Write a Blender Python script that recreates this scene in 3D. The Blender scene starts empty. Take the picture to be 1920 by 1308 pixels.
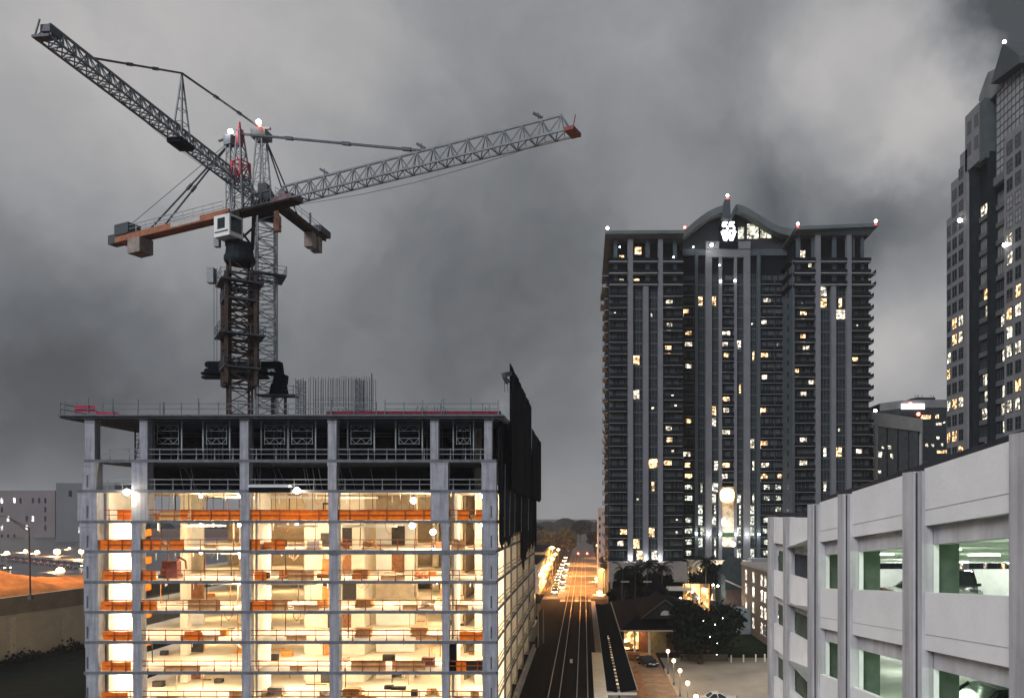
import bpy, math, random
from mathutils import Vector, Matrix
R = math.radians
sc = bpy.context.scene
CAMH = 23.3
F = 1400.0
def at(px, py, D):                       # a surveyed point of the photograph at distance D (camera looks along +Y)
    return Vector(((px-1095)/F*D, D, CAMH+(965-py)/F*D))
def X_(px, D): return (px-1095)/F*D
def Z_(py, D): return CAMH+(965-py)/F*D

# ------------------------------------------------------------------ camera
cd = bpy.data.cameras.new('camera'); cam = bpy.data.objects.new('camera', cd); sc.collection.objects.link(cam)
cd.sensor_width = 36; cd.lens = 36*F/1920
cd.shift_x = -135/1920; cd.shift_y = 311/1920
cd.clip_start = .2; cd.clip_end = 9000
cam.location = (0, 0, CAMH); cam.rotation_euler = (R(90), 0, 0)
sc.camera = cam
sc.view_settings.view_transform = 'Standard'; sc.view_settings.look = 'None'; sc.view_settings.gamma = 1
sc.view_settings.exposure = .9
# ------------------------------------------------------------------ world
SUN_EL, SUN_AZ = R(33), R(212)            # light of the lit-up cloud deck, from behind and left
w = bpy.data.worlds.new('World'); sc.world = w; w.use_nodes = True
nt = w.node_tree; nt.nodes.clear()
def N(t, **k):
    n = nt.nodes.new(t)
    for a, b in k.items(): setattr(n, a, b)
    return n
def L(a, b): nt.links.new(a, b)
def M_(op, a, b=None, c=None, clamp=False):
    n = N('ShaderNodeMath', operation=op); n.use_clamp = clamp
    for i, v in enumerate((a, b, c)):
        if v is None: continue
        if isinstance(v, (int, float)): n.inputs[i].default_value = v
        else: L(v, n.inputs[i])
    return n.outputs[0]
tc = N('ShaderNodeTexCoord'); gen = tc.outputs['Generated']
def noise(scale, detail, rough, vec, dist=0):
    n = N('ShaderNodeTexNoise'); n.inputs['Scale'].default_value = scale; n.inputs['Detail'].default_value = detail
    n.inputs['Roughness'].default_value = rough; n.inputs['Distortion'].default_value = dist; L(vec, n.inputs['Vector']); return n
wn = noise(2.6, 6, .6, gen)
ws = N('ShaderNodeVectorMath', operation='SUBTRACT'); L(wn.outputs['Color'], ws.inputs[0]); ws.inputs[1].default_value = (.5, .5, .5)
wm = N('ShaderNodeVectorMath', operation='SCALE'); L(ws.outputs[0], wm.inputs[0]); wm.inputs['Scale'].default_value = .28
wa = N('ShaderNodeVectorMath', operation='ADD'); L(gen, wa.inputs[0]); L(wm.outputs[0], wa.inputs[1])
wv = N('ShaderNodeVectorMath', operation='NORMALIZE'); L(wa.outputs[0], wv.inputs[0]); vec = wv.outputs[0]
BLOBS = [(430, 60, 620, .135), (60, 100, 420, .04), (60, 640, 430, -.10), (850, 620, 520, -.06), (960, 330, 360, -.045), (300, 760, 400, -.04), (1180, 40, 260, .03), (1100, 820, 260, -.04),
         (1640, 150, 250, .125), (1760, 210, 130, .10), (1590, 60, 130, .05), (1900, 0, 170, -.24), (1600, 450, 240, -.10), (1730, 560, 90, -.03), (1700, 660, 220, .16),
         (1060, 985, 200, .05), (1000, 1000, 620, .045), (1360, 330, 180, -.03), (620, 880, 300, -.02), (1800, 330, 90, .03)]
acc = None
for (px, py, r, amp) in BLOBS:
    d = Vector((px-1095, F, 965-py)).normalized()
    dp = N('ShaderNodeVectorMath', operation='DOT_PRODUCT'); L(vec, dp.inputs[0]); dp.inputs[1].default_value = d
    ca = math.cos(math.atan(r/F*1.0))
    t = M_('DIVIDE', M_('SUBTRACT', dp.outputs['Value'], ca), 1-ca, clamp=True)
    t = M_('MULTIPLY', M_('MULTIPLY', t, t), amp)
    acc = t if acc is None else M_('ADD', acc, t)
n1 = noise(3.4, 9, .6, vec, .5); n2 = noise(13, 8, .65, vec, .4)
cl = M_('ADD', M_('MULTIPLY', M_('SUBTRACT', n1.outputs['Fac'], .5), .20), M_('MULTIPLY', M_('SUBTRACT', n2.outputs['Fac'], .5), .055))
val = M_('ADD', M_('ADD', acc, .175), cl)
val = M_('MAXIMUM', val, .055)
rmp = N('ShaderNodeMapRange'); L(val, rmp.inputs['Value']); rmp.inputs['From Min'].default_value = .06; rmp.inputs['From Max'].default_value = .34
mixc = N('ShaderNodeMix', data_type='RGBA'); L(rmp.outputs[0], mixc.inputs['Factor'])
mixc.inputs['A'].default_value = (.90, .985, 1.08, 1); mixc.inputs['B'].default_value = (1.02, .99, .98, 1)
sclr = N('ShaderNodeVectorMath', operation='SCALE'); L(mixc.outputs['Result'], sclr.inputs[0]); L(val, sclr.inputs['Scale'])
bg = N('ShaderNodeBackground'); L(sclr.outputs[0], bg.inputs['Color']); bg.inputs['Strength'].default_value = .76
sky = N('ShaderNodeTexSky', sky_type='NISHITA'); sky.sun_disc = False; sky.sun_elevation = R(-4); sky.sun_rotation = SUN_AZ
bg2 = N('ShaderNodeBackground'); L(sky.outputs[0], bg2.inputs['Color']); bg2.inputs['Strength'].default_value = .05
ad = N('ShaderNodeAddShader'); L(bg.outputs[0], ad.inputs[0]); L(bg2.outputs[0], ad.inputs[1])
wo = N('ShaderNodeOutputWorld'); L(ad.outputs[0], wo.inputs['Surface'])
# ------------------------------------------------------------------ sun (soft glow of the overcast, city behind the camera)
sl = bpy.data.lights.new('sun', 'SUN'); sl.energy = 1.5; sl.angle = R(28); sl.color = (.97, .965, 1)
so = bpy.data.objects.new('sun', sl); sc.collection.objects.link(so)
so.rotation_euler = (R(90)-SUN_EL, 0, R(-34))

# ------------------------------------------------------------------ helpers
col = sc.collection
MAT = {}
def mat(name, c, rough=.8, var=.15, scale=1.5, bump=.0, metal=0, streak=False, spec=None, bscale=8):
    if name in MAT: return MAT[name]
    m = bpy.data.materials.new(name); m.use_nodes = True; t = m.node_tree; b = t.nodes['Principled BSDF']
    b.inputs['Roughness'].default_value = rough; b.inputs['Metallic'].default_value = metal
    if spec is None: spec = .5 if rough < .5 else (.3 if rough < .75 else .12)
    if max(c) < .035 and spec < .5: spec = .02
    if max(c) < .012: spec = .03
    b.inputs['Specular IOR Level'].default_value = spec
    tcn = t.nodes.new('ShaderNodeTexCoord'); vec = tcn.outputs['Object']
    n = t.nodes.new('ShaderNodeTexNoise'); n.inputs['Scale'].default_value = scale; n.inputs['Detail'].default_value = 8; n.inputs['Roughness'].default_value = .65
    t.links.new(vec, n.inputs['Vector'])
    r = t.nodes.new('ShaderNodeValToRGB'); e = r.color_ramp.elements
    e[0].position = .32; e[1].position = .68
    e[0].color = (*[max(0, x*(1-var)) for x in c], 1); e[1].color = (*[min(1, x*(1+var)) for x in c], 1)
    t.links.new(n.outputs['Fac'], r.inputs['Fac']); out = r.outputs['Color']
    if streak:
        mp = t.nodes.new('ShaderNodeMapping'); mp.inputs['Scale'].default_value = (2.2, 2.2, .16); t.links.new(vec, mp.inputs['Vector'])
        n3 = t.nodes.new('ShaderNodeTexNoise'); n3.inputs['Scale'].default_value = 1.6; n3.inputs['Detail'].default_value = 6; t.links.new(mp.outputs[0], n3.inputs['Vector'])
        r3 = t.nodes.new('ShaderNodeMapRange'); r3.inputs['From Min'].default_value = .38; r3.inputs['From Max'].default_value = .62
        r3.inputs['To Min'].default_value = .74 if streak is True else streak; r3.inputs['To Max'].default_value = 1.04; t.links.new(n3.outputs['Fac'], r3.inputs['Value'])
        v = t.nodes.new('ShaderNodeVectorMath'); v.operation = 'SCALE'; t.links.new(out, v.inputs[0]); t.links.new(r3.outputs[0], v.inputs['Scale']); out = v.outputs[0]
    t.links.new(out, b.inputs['Base Color'])
    if bump:
        n2 = t.nodes.new('ShaderNodeTexNoise'); n2.inputs['Scale'].default_value = bscale; n2.inputs['Detail'].default_value = 6; t.links.new(vec, n2.inputs['Vector'])
        bn = t.nodes.new('ShaderNodeBump'); bn.inputs['Strength'].default_value = bump; bn.inputs['Distance'].default_value = .05
        t.links.new(n2.outputs['Fac'], bn.inputs['Height']); t.links.new(bn.outputs[0], b.inputs['Normal'])
    MAT[name] = m; return m
def emis(name, c, s, base=(.8, .8, .8)):
    if name in MAT: return MAT[name]
    m = bpy.data.materials.new(name); m.use_nodes = True; b = m.node_tree.nodes['Principled BSDF']
    b.inputs['Base Color'].default_value = (*base, 1); b.inputs['Emission Color'].default_value = (*c, 1); b.inputs['Emission Strength'].default_value = s
    MAT[name] = m; return m
def litwin(name, c, s, scale=1.1):
    """a lit room seen through a window: uneven curtains and furniture"""
    if name in MAT: return MAT[name]
    m = bpy.data.materials.new(name); m.use_nodes = True; t = m.node_tree; b = t.nodes['Principled BSDF']
    b.inputs['Base Color'].default_value = (.05, .05, .05, 1); b.inputs['Roughness'].default_value = .2
    tcn = t.nodes.new('ShaderNodeTexCoord'); n = t.nodes.new('ShaderNodeTexVoronoi'); n.inputs['Scale'].default_value = scale*1.9; t.links.new(tcn.outputs['Object'], n.inputs['Vector'])
    n2 = t.nodes.new('ShaderNodeTexNoise'); n2.inputs['Scale'].default_value = scale*1.2; t.links.new(tcn.outputs['Object'], n2.inputs['Vector'])
    mx = t.nodes.new('ShaderNodeMath'); mx.operation = 'MULTIPLY'; t.links.new(n2.outputs['Fac'], mx.inputs[0]); mx.inputs[1].default_value = 2.2
    sp = t.nodes.new('ShaderNodeSeparateColor'); t.links.new(n.outputs['Color'], sp.inputs[0])
    sq_ = t.nodes.new('ShaderNodeMath'); sq_.operation = 'POWER'; t.links.new(sp.outputs[0], sq_.inputs[0]); sq_.inputs[1].default_value = 1.8
    a = t.nodes.new('ShaderNodeMath'); a.operation = 'MULTIPLY'; t.links.new(sq_.outputs[0], a.inputs[0]); t.links.new(mx.outputs[0], a.inputs[1])
    a2 = t.nodes.new('ShaderNodeMath'); a2.operation = 'MULTIPLY_ADD'; t.links.new(a.outputs[0], a2.inputs[0]); a2.inputs[1].default_value = s*2.6; a2.inputs[2].default_value = s*.06
    b.inputs['Emission Color'].default_value = (*c, 1); t.links.new(a2.outputs[0], b.inputs['Emission Strength'])
    MAT[name] = m; return m

def worg(p):
    while p is not None and p.parent is not None: p = p.parent
    return Vector(p.location) if (p is not None and p.get('_w')) else Vector((0,0,0))
class MB:
    def __init__(s): s.v = []; s.f = []; s.mi = []; s.cur = 0; s.sm = False
    def m(s, i): s.cur = i; return s
    def face(s, pts):
        n = len(s.v); s.v += [tuple(p) for p in pts]; s.f.append(tuple(range(n, n+len(pts)))); s.mi.append(s.cur); return s
    def add(s, vs, fs):
        n = len(s.v); s.v += [tuple(p) for p in vs]
        for f in fs: s.f.append(tuple(n+i for i in f)); s.mi.append(s.cur)
        return s
    def box(s, x0, x1, y0, y1, z0, z1):
        if x0 > x1: x0, x1 = x1, x0
        if y0 > y1: y0, y1 = y1, y0
        if z0 > z1: z0, z1 = z1, z0
        return s.add([(x0,y0,z0),(x1,y0,z0),(x1,y1,z0),(x0,y1,z0),(x0,y0,z1),(x1,y0,z1),(x1,y1,z1),(x0,y1,z1)],
                     [(0,3,2,1),(4,5,6,7),(0,1,5,4),(1,2,6,5),(2,3,7,6),(3,0,4,7)])
    def hexa(s, a, b):                    # bottom quad a, top quad b (same winding, ccw from above)
        return s.add(list(a)+list(b), [(0,3,2,1),(4,5,6,7),(0,1,5,4),(1,2,6,5),(2,3,7,6),(3,0,4,7)])
    def bar(s, p, q, w=.1, n=4, w2=None):
        p = Vector(p); q = Vector(q); d = q-p
        if d.length < 1e-6: return s
        d.normalize(); a = Vector((0,0,1)) if abs(d.z) < .9 else Vector((1,0,0))
        u = d.cross(a).normalized(); v = d.cross(u).normalized(); w2 = w if w2 is None else w2
        k = .7071 if n == 4 else .5; off = math.pi/4 if n == 4 else 0
        vs = []
        for (c, ww) in ((p, w), (q, w2)):
            for i in range(n):
                t = off+2*math.pi*i/n; vs.append(c+(u*math.cos(t)+v*math.sin(t))*ww*k)
        fs = [(i, (i+1)%n, n+(i+1)%n, n+i) for i in range(n)]+[tuple(range(n-1,-1,-1)), tuple(range(n, 2*n))]
        return s.add(vs, fs)
    def path(s, pts, w=.1, n=6):
        for a, b in zip(pts[:-1], pts[1:]): s.bar(a, b, w, n)
        return s
    def prism(s, poly, y0, y1):           # polygon in (x,z), extruded along y
        n = len(poly); vs = [(x,y0,z) for x,z in poly]+[(x,y1,z) for x,z in poly]
        return s.add(vs, [tuple(range(n)), tuple(range(2*n-1,n-1,-1))]+[(i, n+i, n+(i+1)%n, (i+1)%n) for i in range(n)])
    def prismx(s, poly, x0, x1):          # polygon in (y,z), extruded along x
        n = len(poly); vs = [(x0,y,z) for y,z in poly]+[(x1,y,z) for y,z in poly]
        return s.add(vs, [tuple(range(n)), tuple(range(2*n-1,n-1,-1))]+[(i, n+i, n+(i+1)%n, (i+1)%n) for i in range(n)])
    def prismz(s, poly, z0, z1):
        n = len(poly); vs = [(x,y,z0) for x,y in poly]+[(x,y,z1) for x,y in poly]
        return s.add(vs, [tuple(range(n-1,-1,-1)), tuple(range(n, 2*n))]+[(i, (i+1)%n, n+(i+1)%n, n+i) for i in range(n)])
    def ball(s, c, r, nu=10, nv=7, sz=1):
        c = Vector(c); vs = [c+Vector((0,0,-r*sz))]
        for j in range(1, nv):
            t = -math.pi/2+math.pi*j/nv
            for i in range(nu):
                a = 2*math.pi*i/nu; vs.append(c+Vector((r*math.cos(t)*math.cos(a), r*math.cos(t)*math.sin(a), r*sz*math.sin(t))))
        vs.append(c+Vector((0,0,r*sz))); fs = []
        for i in range(nu): fs.append((0, 1+(i+1)%nu, 1+i))
        for j in range(nv-2):
            for i in range(nu): a = 1+j*nu; fs.append((a+i, a+(i+1)%nu, a+nu+(i+1)%nu, a+nu+i))
        a = 1+(nv-2)*nu
        for i in range(nu): fs.append((a+i, a+(i+1)%nu, len(vs)-1))
        return s.add(vs, fs)
    def lathe(s, c, prof, n=12):
        c = Vector(c); vs = []
        for (r, z) in prof:
            for i in range(n): a = 2*math.pi*i/n; vs.append(c+Vector((r*math.cos(a), r*math.sin(a), z)))
        fs = []
        for j in range(len(prof)-1):
            for i in range(n): fs.append((j*n+i, j*n+(i+1)%n, (j+1)*n+(i+1)%n, (j+1)*n+i))
        fs.append(tuple(range(n-1,-1,-1))); fs.append(tuple(range((len(prof)-1)*n, len(prof)*n)))
        return s.add(vs, fs)
    def build(s, name, mats, parent=None, smooth=False, **tags):
        me = bpy.data.meshes.new(name)
        org = worg(parent)
        me.from_pydata([tuple(Vector(v)-org) for v in s.v] if org.length else s.v, [], s.f)
        if not isinstance(mats, (list, tuple)): mats = [mats]
        for m in mats: me.materials.append(m)
        if len(mats) > 1: me.polygons.foreach_set('material_index', s.mi)
        if smooth: me.polygons.foreach_set('use_smooth', [True]*len(me.polygons))
        me.update()
        o = bpy.data.objects.new(name, me); col.objects.link(o)
        if parent: o.parent = parent
        for k, v in tags.items(): o[k] = v
        return o
def thing(name, label, cat, loc=(0,0,0), rz=0, group=None):
    """Empty at the thing's base; parts given in world coordinates are shifted to it when rz == 0"""
    o = bpy.data.objects.new(name, None); col.objects.link(o); o.location = loc; o.rotation_euler = (0,0,rz)
    o.empty_display_size = .3; o['label'] = label; o['category'] = cat
    if group: o['group'] = group
    return o
def wthing(name, label, cat, loc, group=None):      # parts are built in world coordinates
    o = thing(name, label, cat, loc, 0, group); o['_w'] = 1; return o
def tag(o, label, cat, group=None):
    o['label'] = label; o['category'] = cat
    if group: o['group'] = group
    return o
def copy_tree(o, loc, rz=0, label=None, parent=None):
    c = o.copy(); col.objects.link(c)
    if parent is None:
        c.location = loc; c.rotation_euler = (0,0,rz)
        if label: c['label'] = label
    else: c.parent = parent
    for ch in list(o.children): copy_tree(ch, None, 0, None, c)
    return c
def struct(o): o['kind'] = 'structure'; return o
def point(name, loc, energy, color, radius=.12, parent=None):
    l = bpy.data.lights.new(name, 'SPOT' if name == 'sodium_light' else 'POINT')
    if l.type == 'SPOT': l.spot_size = R(158); l.spot_blend = .35
    l.energy = energy; l.color = color; l.shadow_soft_size = radius
    o = bpy.data.objects.new(name, l); col.objects.link(o); o.location = loc
    if parent:
        o.parent = parent; o.location = Vector(loc)-worg(parent)
    return o
rnd = random.Random(7)

# materials
conc = mat('cast_concrete', (.285,.295,.335), .9, .16, .9, .25, streak=True)
conc2 = mat('slab_concrete', (.115,.125,.145), .9, .3, 1.3, .2)
conc_in = mat('inner_concrete', (.52,.47,.38), .9, .12, .5, .15)
tanb = mat('tan_block_wall', (.30,.24,.17), .9, .2, 1.2, .2)
palew = mat('pale_lamplit_wall', (.60,.58,.53), .85, .1, .6)
steel = mat('galvanised_steel', (.24,.265,.29), .5, .2, 2, metal=.2)
dsteel = mat('dark_steel', (.045,.055,.068), .55, .3, 2)
rail = mat('glow_tinted_rail', (.30,.06,.010), .6, .25, 2)  # orange lamp bloom is put into this rail colour
railg = mat('grey_guard_rail', (.16,.18,.20), .6, .25, 2)
black = mat('black_netting', (.004,.006,.010), .95, .4, 1.2)
craneg = mat('crane_grey_paint', (.15,.17,.19), .5, .25, 1.5)
cranedk = mat('crane_dark_steel', (.06,.07,.085), .55, .35, 1.2)
rust = mat('oxide_brown_steel', (.040,.027,.023), .8, .45, 1.5)
orangep = mat('orange_crane_paint', (.27,.10,.05), .55, .35, 1.2)
redp = mat('red_paint', (.40,.03,.05), .55, .3, 2)
magenta = mat('faded_red_mesh', (.30,.035,.075), .8, .35, 3)
white = mat('white_paint', (.62,.63,.62), .5, .08, 1.5)
glassd = mat('dark_glass', (.012,.018,.022), .12, .3, .4)
glassb = mat('blue_black_glass', (.016,.024,.030), .18, .45, .5, spec=.3)
orange = mat('orange_safety_mesh', (.78,.17,.012), .8, .22, 2.5)
timber = mat('timber_bundle', (.40,.22,.09), .8, .35, 4)
bulb = emis('work_bulb', (1,.93,.78), 22)
whitelamp = emis('white_lamp', (1,.97,.92), 14)
sodium = emis('sodium_lamp', (1,.62,.24), 4.5)
headl = emis('headlight_white', (1,.82,.52), 14)
redl = emis('red_lamp', (1,.07,.04), 9)

# ================================================================== GROUND
asphalt = mat('asphalt', (.085,.082,.08), .75, .35, .35, .3)
ballast = mat('track_ballast', (.014,.014,.016), .95, .5, 2.2, .8, bscale=5)
pave = mat('warm_brick_paving', (.24,.17,.12), .85, .3, .6, .3)
sand = mat('sandy_lot', (.27,.24,.195), .95, .22, .12, .5, bscale=2)
grassm = mat('dark_grass', (.010,.018,.010), .95, .5, .4, .8)
platm = mat('platform_concrete', (.50,.48,.43), .85, .12, 1)
groundm = mat('city_ground', (.016,.016,.018), .9, .4, .05)
def sheet(name, pts, z, m, **k):
    o = MB().face([(x,y,z) for x,y in pts]).build(name, m); struct(o)
    for a,b in k.items(): o[a]=b
    return o
sheet('ground', [(-2500,-60),(2500,-60),(2500,4000),(-2500,4000)], 0, groundm)
sheet('rail_bed', [(-7.6,40),(1.25,40),(1.25,214),(-7.6,214)], .02, ballast)
sheet('street', [(-7.6,214),(6.5,214),(6.5,1500),(-7.6,1500)], .02, asphalt)
sheet('side_street', [(-60,207),(60,207),(60,214),(-60,214)], .028, asphalt)
sheet('crosswalk', [(-6.5,201),(1.9,201),(1.9,206),(-6.5,206)], .03, mat('crosswalk_paving',(.34,.30,.27),.85,.15,2))
for (a,b) in ((283,287.5),(338,344)):
    sheet('crossing', [(-7.4,a),(6,a),(6,b),(-7.4,b)], .03, MAT['crosswalk_paving'])
for (a,b) in ((244,247),):
    sheet('crossing', [(-9,a),(3.4,a),(3.4,b),(-9,b)], .03, MAT['crosswalk_paving'])
o = MB().box(1.3,6.6,82,124,0,.35).build('platform', mat('platform_dark_paving',(.13,.12,.11),.85,.3,1)); struct(o)
o = MB().box(1.28,3.0,60,124.5,.352,.40).box(1.28,1.5,60,124.5,.40,.43).build('platform_edge', platm); struct(o)
o = MB().box(1.9,3.0,126,200,0,.3).build('gravel_verge', mat('grey_gravel',(.20,.19,.18),.95,.3,1.5,.6)); struct(o)
sheet('plaza', [(5.4,40),(12.0,40),(12.0,128),(5.4,128)], .034, pave)
sheet('brick_border', [(6.3,40),(8.3,40),(8.3,128),(6.3,128)], .038, mat('mottled_brick_border',(.27,.15,.085),.9,.55,1.1,.4))
o = MB().box(12.0,12.3,60,112,0,.35).build('kerb', mat('kerb_stone',(.36,.31,.25),.85,.2,2)); struct(o)
sheet('sandy_lot', [(12.4,40),(60,40),(60,122),(12.4,122)], .026, sand)
o = sheet('grass_verge', [(18,122),(33,122),(33,160),(18,160)], .03, grassm)
sheet('grass_slope', [(-92,40),(-53,40),(-53,135),(-92,135)], .03, mat('unlit_grass',(.006,.011,.009),.95,.5,.6,.8))

# steel rails: each rail of the two tracks
railm = mat('worn_rail_steel', (.34,.33,.33), .5, .12, 3, metal=.5)
for i, (x, nm) in enumerate(((-4.6,'leftmost rail of the left track beside the unfinished building'),(-3.17,'right rail of the left track'),(-.93,'left rail of the right track'),(.5,'rightmost rail beside the platform edge'))):
    m = MB().box(x-.03,x+.03,40,430,.05,.2).box(x-.07,x+.07,40,430,.03,.06)
    tag(m.build('rail', railm), 'long shiny steel rail, '+nm, 'rail', 'rails of the two railway tracks')
m = MB()
for k in range(420):
    y = 60+k*.33*2
    if y > 214: break
    m.box(-5.2,-2.5,y,y+.24,.0,.055).box(-1.5,1.1,y,y+.24,.0,.055)
o = m.build('sleepers', mat('old_sleepers',(.02,.02,.021),.9,.3,2)); struct(o)

# ================================================================== BUILDING UNDER CONSTRUCTION
BY = 79.0; BX0, BX1 = -52.8, -9.3; BYE = 141.0
zf = [0.0, 3.55, 6.77, 10.0, 13.2, 16.36, 19.6, 22.74, 25.97, 29.17, 33.8]     # slab top levels
ZT = [z for z in zf]
site = wthing('unfinished_building', 'bare concrete frame building under construction, lower floors lit and upper two dark', 'building', ((BX0+BX1)/2, BY, 0))
r_ = random.Random(3)
for k in range(1, 11):
    z = ZT[k]; th = .30 if k < 10 else .34
    if k == 10:
        m = MB().box(-55.2, -8.4, BY-.45, BYE, z-.34, z).box(-55.2,-8.4,BY-.75,BY-.452,z-.12,z+.03)
    else:
        m = MB().box(BX0-(.9 if k in (8,7) else .05), BX1, BY-.12, BY+.12, z-th, z)
        m.box(BX1-.12, BX1, BY+.121, BYE, z-th, z)
        (MB().box(BX0, BX1-.121, BY+.121, BYE, z-th+.003, z-.003)).build('floor_slab', conc_in if k < 9 else conc2, site)  # pale on lit floors, dark on unlit ones: lighting put into the colour
        if k in (5,6): m.box(-35.2, -9.3, BY-.18, BY-.122, z-.46 if k==6 else z-.3, z)   # edge beam
    m.build('slab_edge' if k < 10 else 'roof_slab', conc2, site)
# front columns, one per floor stretch is one face: widths change by floor
def PX(a): return X_(a, BY)
cols_by_floor = {
 9:[(160,178),(262,277),(450,466),(615,631),(807,822),(908,922)],
 8:[(155,180),(247,277),(450,467),(615,631),(807,840),(903,930)],
 7:[(146,182),(247,278),(451,468),(616,633),(808,841),(904,931)],
 6:[(150,183),(247,264),(452,468),(617,634),(828,841),(904,932)],
 5:[(157,184),(247,264),(452,468),(617,635),(828,842),(905,932)],
 4:[(158,184),(248,264),(453,469),(618,635),(829,842),(905,932)],
 3:[(160,185),(249,265),(453,469),(618,636),(829,842),(905,932)],
 2:[(161,185),(250,266),(454,470),(618,636),(829,842),(905,932)],
 1:[(162,185),(250,267),(454,470),(618,637),(829,842),(905,932)],
 0:[(162,186),(250,268),(454,470),(618,637),(829,842),(905,932)]}
for ci in range(6):
    m = MB()
    for k in range(10):
        a, b = cols_by_floor[k][ci]; zb = ZT[k]; zt = ZT[k+1]-.30-(.04 if k == 9 else 0)
        dy = 1.1 if (b-a) > 22 else .9
        m.box(PX(a), PX(b), BY-.06, BY+dy, zb, zt)
        m.box(PX(a)-.05, PX(b)+.05, BY-.10, BY+dy, zt-.42 if r_.random()<.5 else zt-.12, zt-.002)
    m.build('column', conc, site)
# dark strips laid on the outer columns to stand in for recessed slots
for k in range(0, 9):
    for xx in ((PX(163), PX(166.5)), (PX(920), PX(922.6))):
        if k == 8 and xx[0] > -20: continue
        MB().box(xx[0], xx[1], BY-.075, BY-.061, ZT[k]+.25, ZT[k]+1.55).build('column_slot_mark', cranedk, site)
# columns along the right-hand face (x = BX1), inner columns
SIDE_Y = [87.2, 94.6, 103, 113, 125, 139]
for y in SIDE_Y:
    m = MB()
    for k in range(10): m.box(BX1-.75, BX1-.02, y, y+2.2, ZT[k], ZT[k+1]-.30)
    m.build('side_column', mat('lamplit_tan_column', (.34,.29,.22), .9, .15, .8, .2), site)  # warm lamplight is put into the tan of these columns
    for k in range(8): MB().box(BX1-.72, BX1-.05, y-.06, y-.003, ZT[k]+.02, ZT[k+1]-.32).build('column_face', palew, site)  # pale strip on the near side, work-lamp brightness put into the colour
for (x, y) in ((-47.2,88.5),(-39.0,89),(-33.2,90),(-21,92),(-12.4,88),(-15.6,94),(-44.5,99),(-29,101),(-20,101),(-36,99)):
    m = MB()
    for k in range(10): m.box(x-.42, x+.42, y-.42, y+.42, ZT[k], ZT[k+1]-.30)
    m.build('inner_column', conc_in, site)
# white end walls standing beside the front columns (blade walls seen bright under the lamps)
for (x, y0, y1) in ((PX(188),80.2,84.5),(PX(472),80.1,83.5),(PX(845),80.1,84.2)):
    m = MB()
    for k in range(8): m.box(x-.1, x+.14, y0, y1, ZT[k], ZT[k+1]-.30)
    m.build('blade_wall', palew, site)
for k in range(0, 8):
    for (ya, yb_) in ((89.6,97.2),(97.6,106.4),(107,118),(118.6,131),(131.6,140)):
        MB().box(-14.4,-14.2,ya,yb_,ZT[k],ZT[k+1]-.30).build('side_partition', mat('side_block_wall',(.19,.14,.09),.9,.3,1.2,.2), site)
# core walls and rear partition
for k in range(0, 10):
    z0, z1 = ZT[k], ZT[k+1]-.30
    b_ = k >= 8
    cm = conc_in if not b_ else mat('unlit_wall_shade',(.02,.022,.026),.9,.3,1)  # near-black walls on the upper floors, shade put into the colour
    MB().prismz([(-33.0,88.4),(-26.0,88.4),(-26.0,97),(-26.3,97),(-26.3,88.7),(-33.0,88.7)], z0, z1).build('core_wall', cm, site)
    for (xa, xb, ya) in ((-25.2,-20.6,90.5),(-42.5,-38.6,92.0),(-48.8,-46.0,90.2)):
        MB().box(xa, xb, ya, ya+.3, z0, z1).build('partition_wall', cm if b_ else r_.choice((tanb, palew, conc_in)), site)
for k in range(0, 8):
    z0, z1 = ZT[k], ZT[k+1]-.30
    xs = [-49.5, -44, -38, -31, -24.5, -18, -11]
    for a, b in zip(xs[:-1], xs[1:]):
        if r_.random() < .84: MB().box(a+.1, b-.1, 103.5, 103.8, z0, z1).build('rear_wall', r_.choice((conc_in, tanb, tanb)), site)
for k in range(8, 10):
    MB().box(-48.6, BX1-.9, 87.6, 87.75, ZT[k], ZT[k+1]-.36).build('dark_backdrop', black, site)  # black sheets added as a backdrop so the upper floors look dark
    MB().box(-48.75, -48.61, 83.0, 99, ZT[k], ZT[k+1]-.36).build('dark_backdrop', black, site)
    for yy in (86.5, 90.5):
        m = MB(); x0_, x1_ = (-55.5 if yy > 88 else -54.0)+2.0, -49.2
        for i in range(5): x = x0_+(x1_-x0_)*i/4; m.bar((x,yy,ZT[k]),(x,yy,ZT[k+1]-.36),.12)
        for i in range(8): z = ZT[k]+.3+i*.5; m.bar((x0_,yy,z),(x1_,yy,z+(.35 if i%2 else 0)),.07 if z < ZT[k+1]-.6 else .01)
        for i in range(4): a = x0_+(x1_-x0_)*i/4; b = x0_+(x1_-x0_)*(i+1)/4; m.bar((a,yy,ZT[k]+.4),(b,yy,ZT[k+1]-.8),.07)
        m.build('scaffold_frame', dsteel, site)
# rust-brown plant panels and openings on the rear partitions
for k in range(0, 8):
    z0 = ZT[k]
    for (x, wd, y) in ((-36.6,3.2,102.9),(-41.6,1.6,91.6),(-30.6,1.5,88.1),(-17.2,2.6,101.5),(-23.6,3.8,102.5)):
        x += r_.uniform(-.5,.5)
        if r_.random() < .25: continue
        hh = r_.uniform(1.0, 2.5)
        mm = [mat('rusty_plywood',(.42,.17,.05),.85,.5,2), mat('dark_opening',(.05,.045,.04),.9,.4,1), mat('raw_plywood',(.5,.33,.17),.8,.3,3)][r_.randrange(3)]
        MB().box(x, x+wd, y-.14, y-.05, z0+.02, z0+hh).build('plywood_panel', mm, site)
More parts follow.
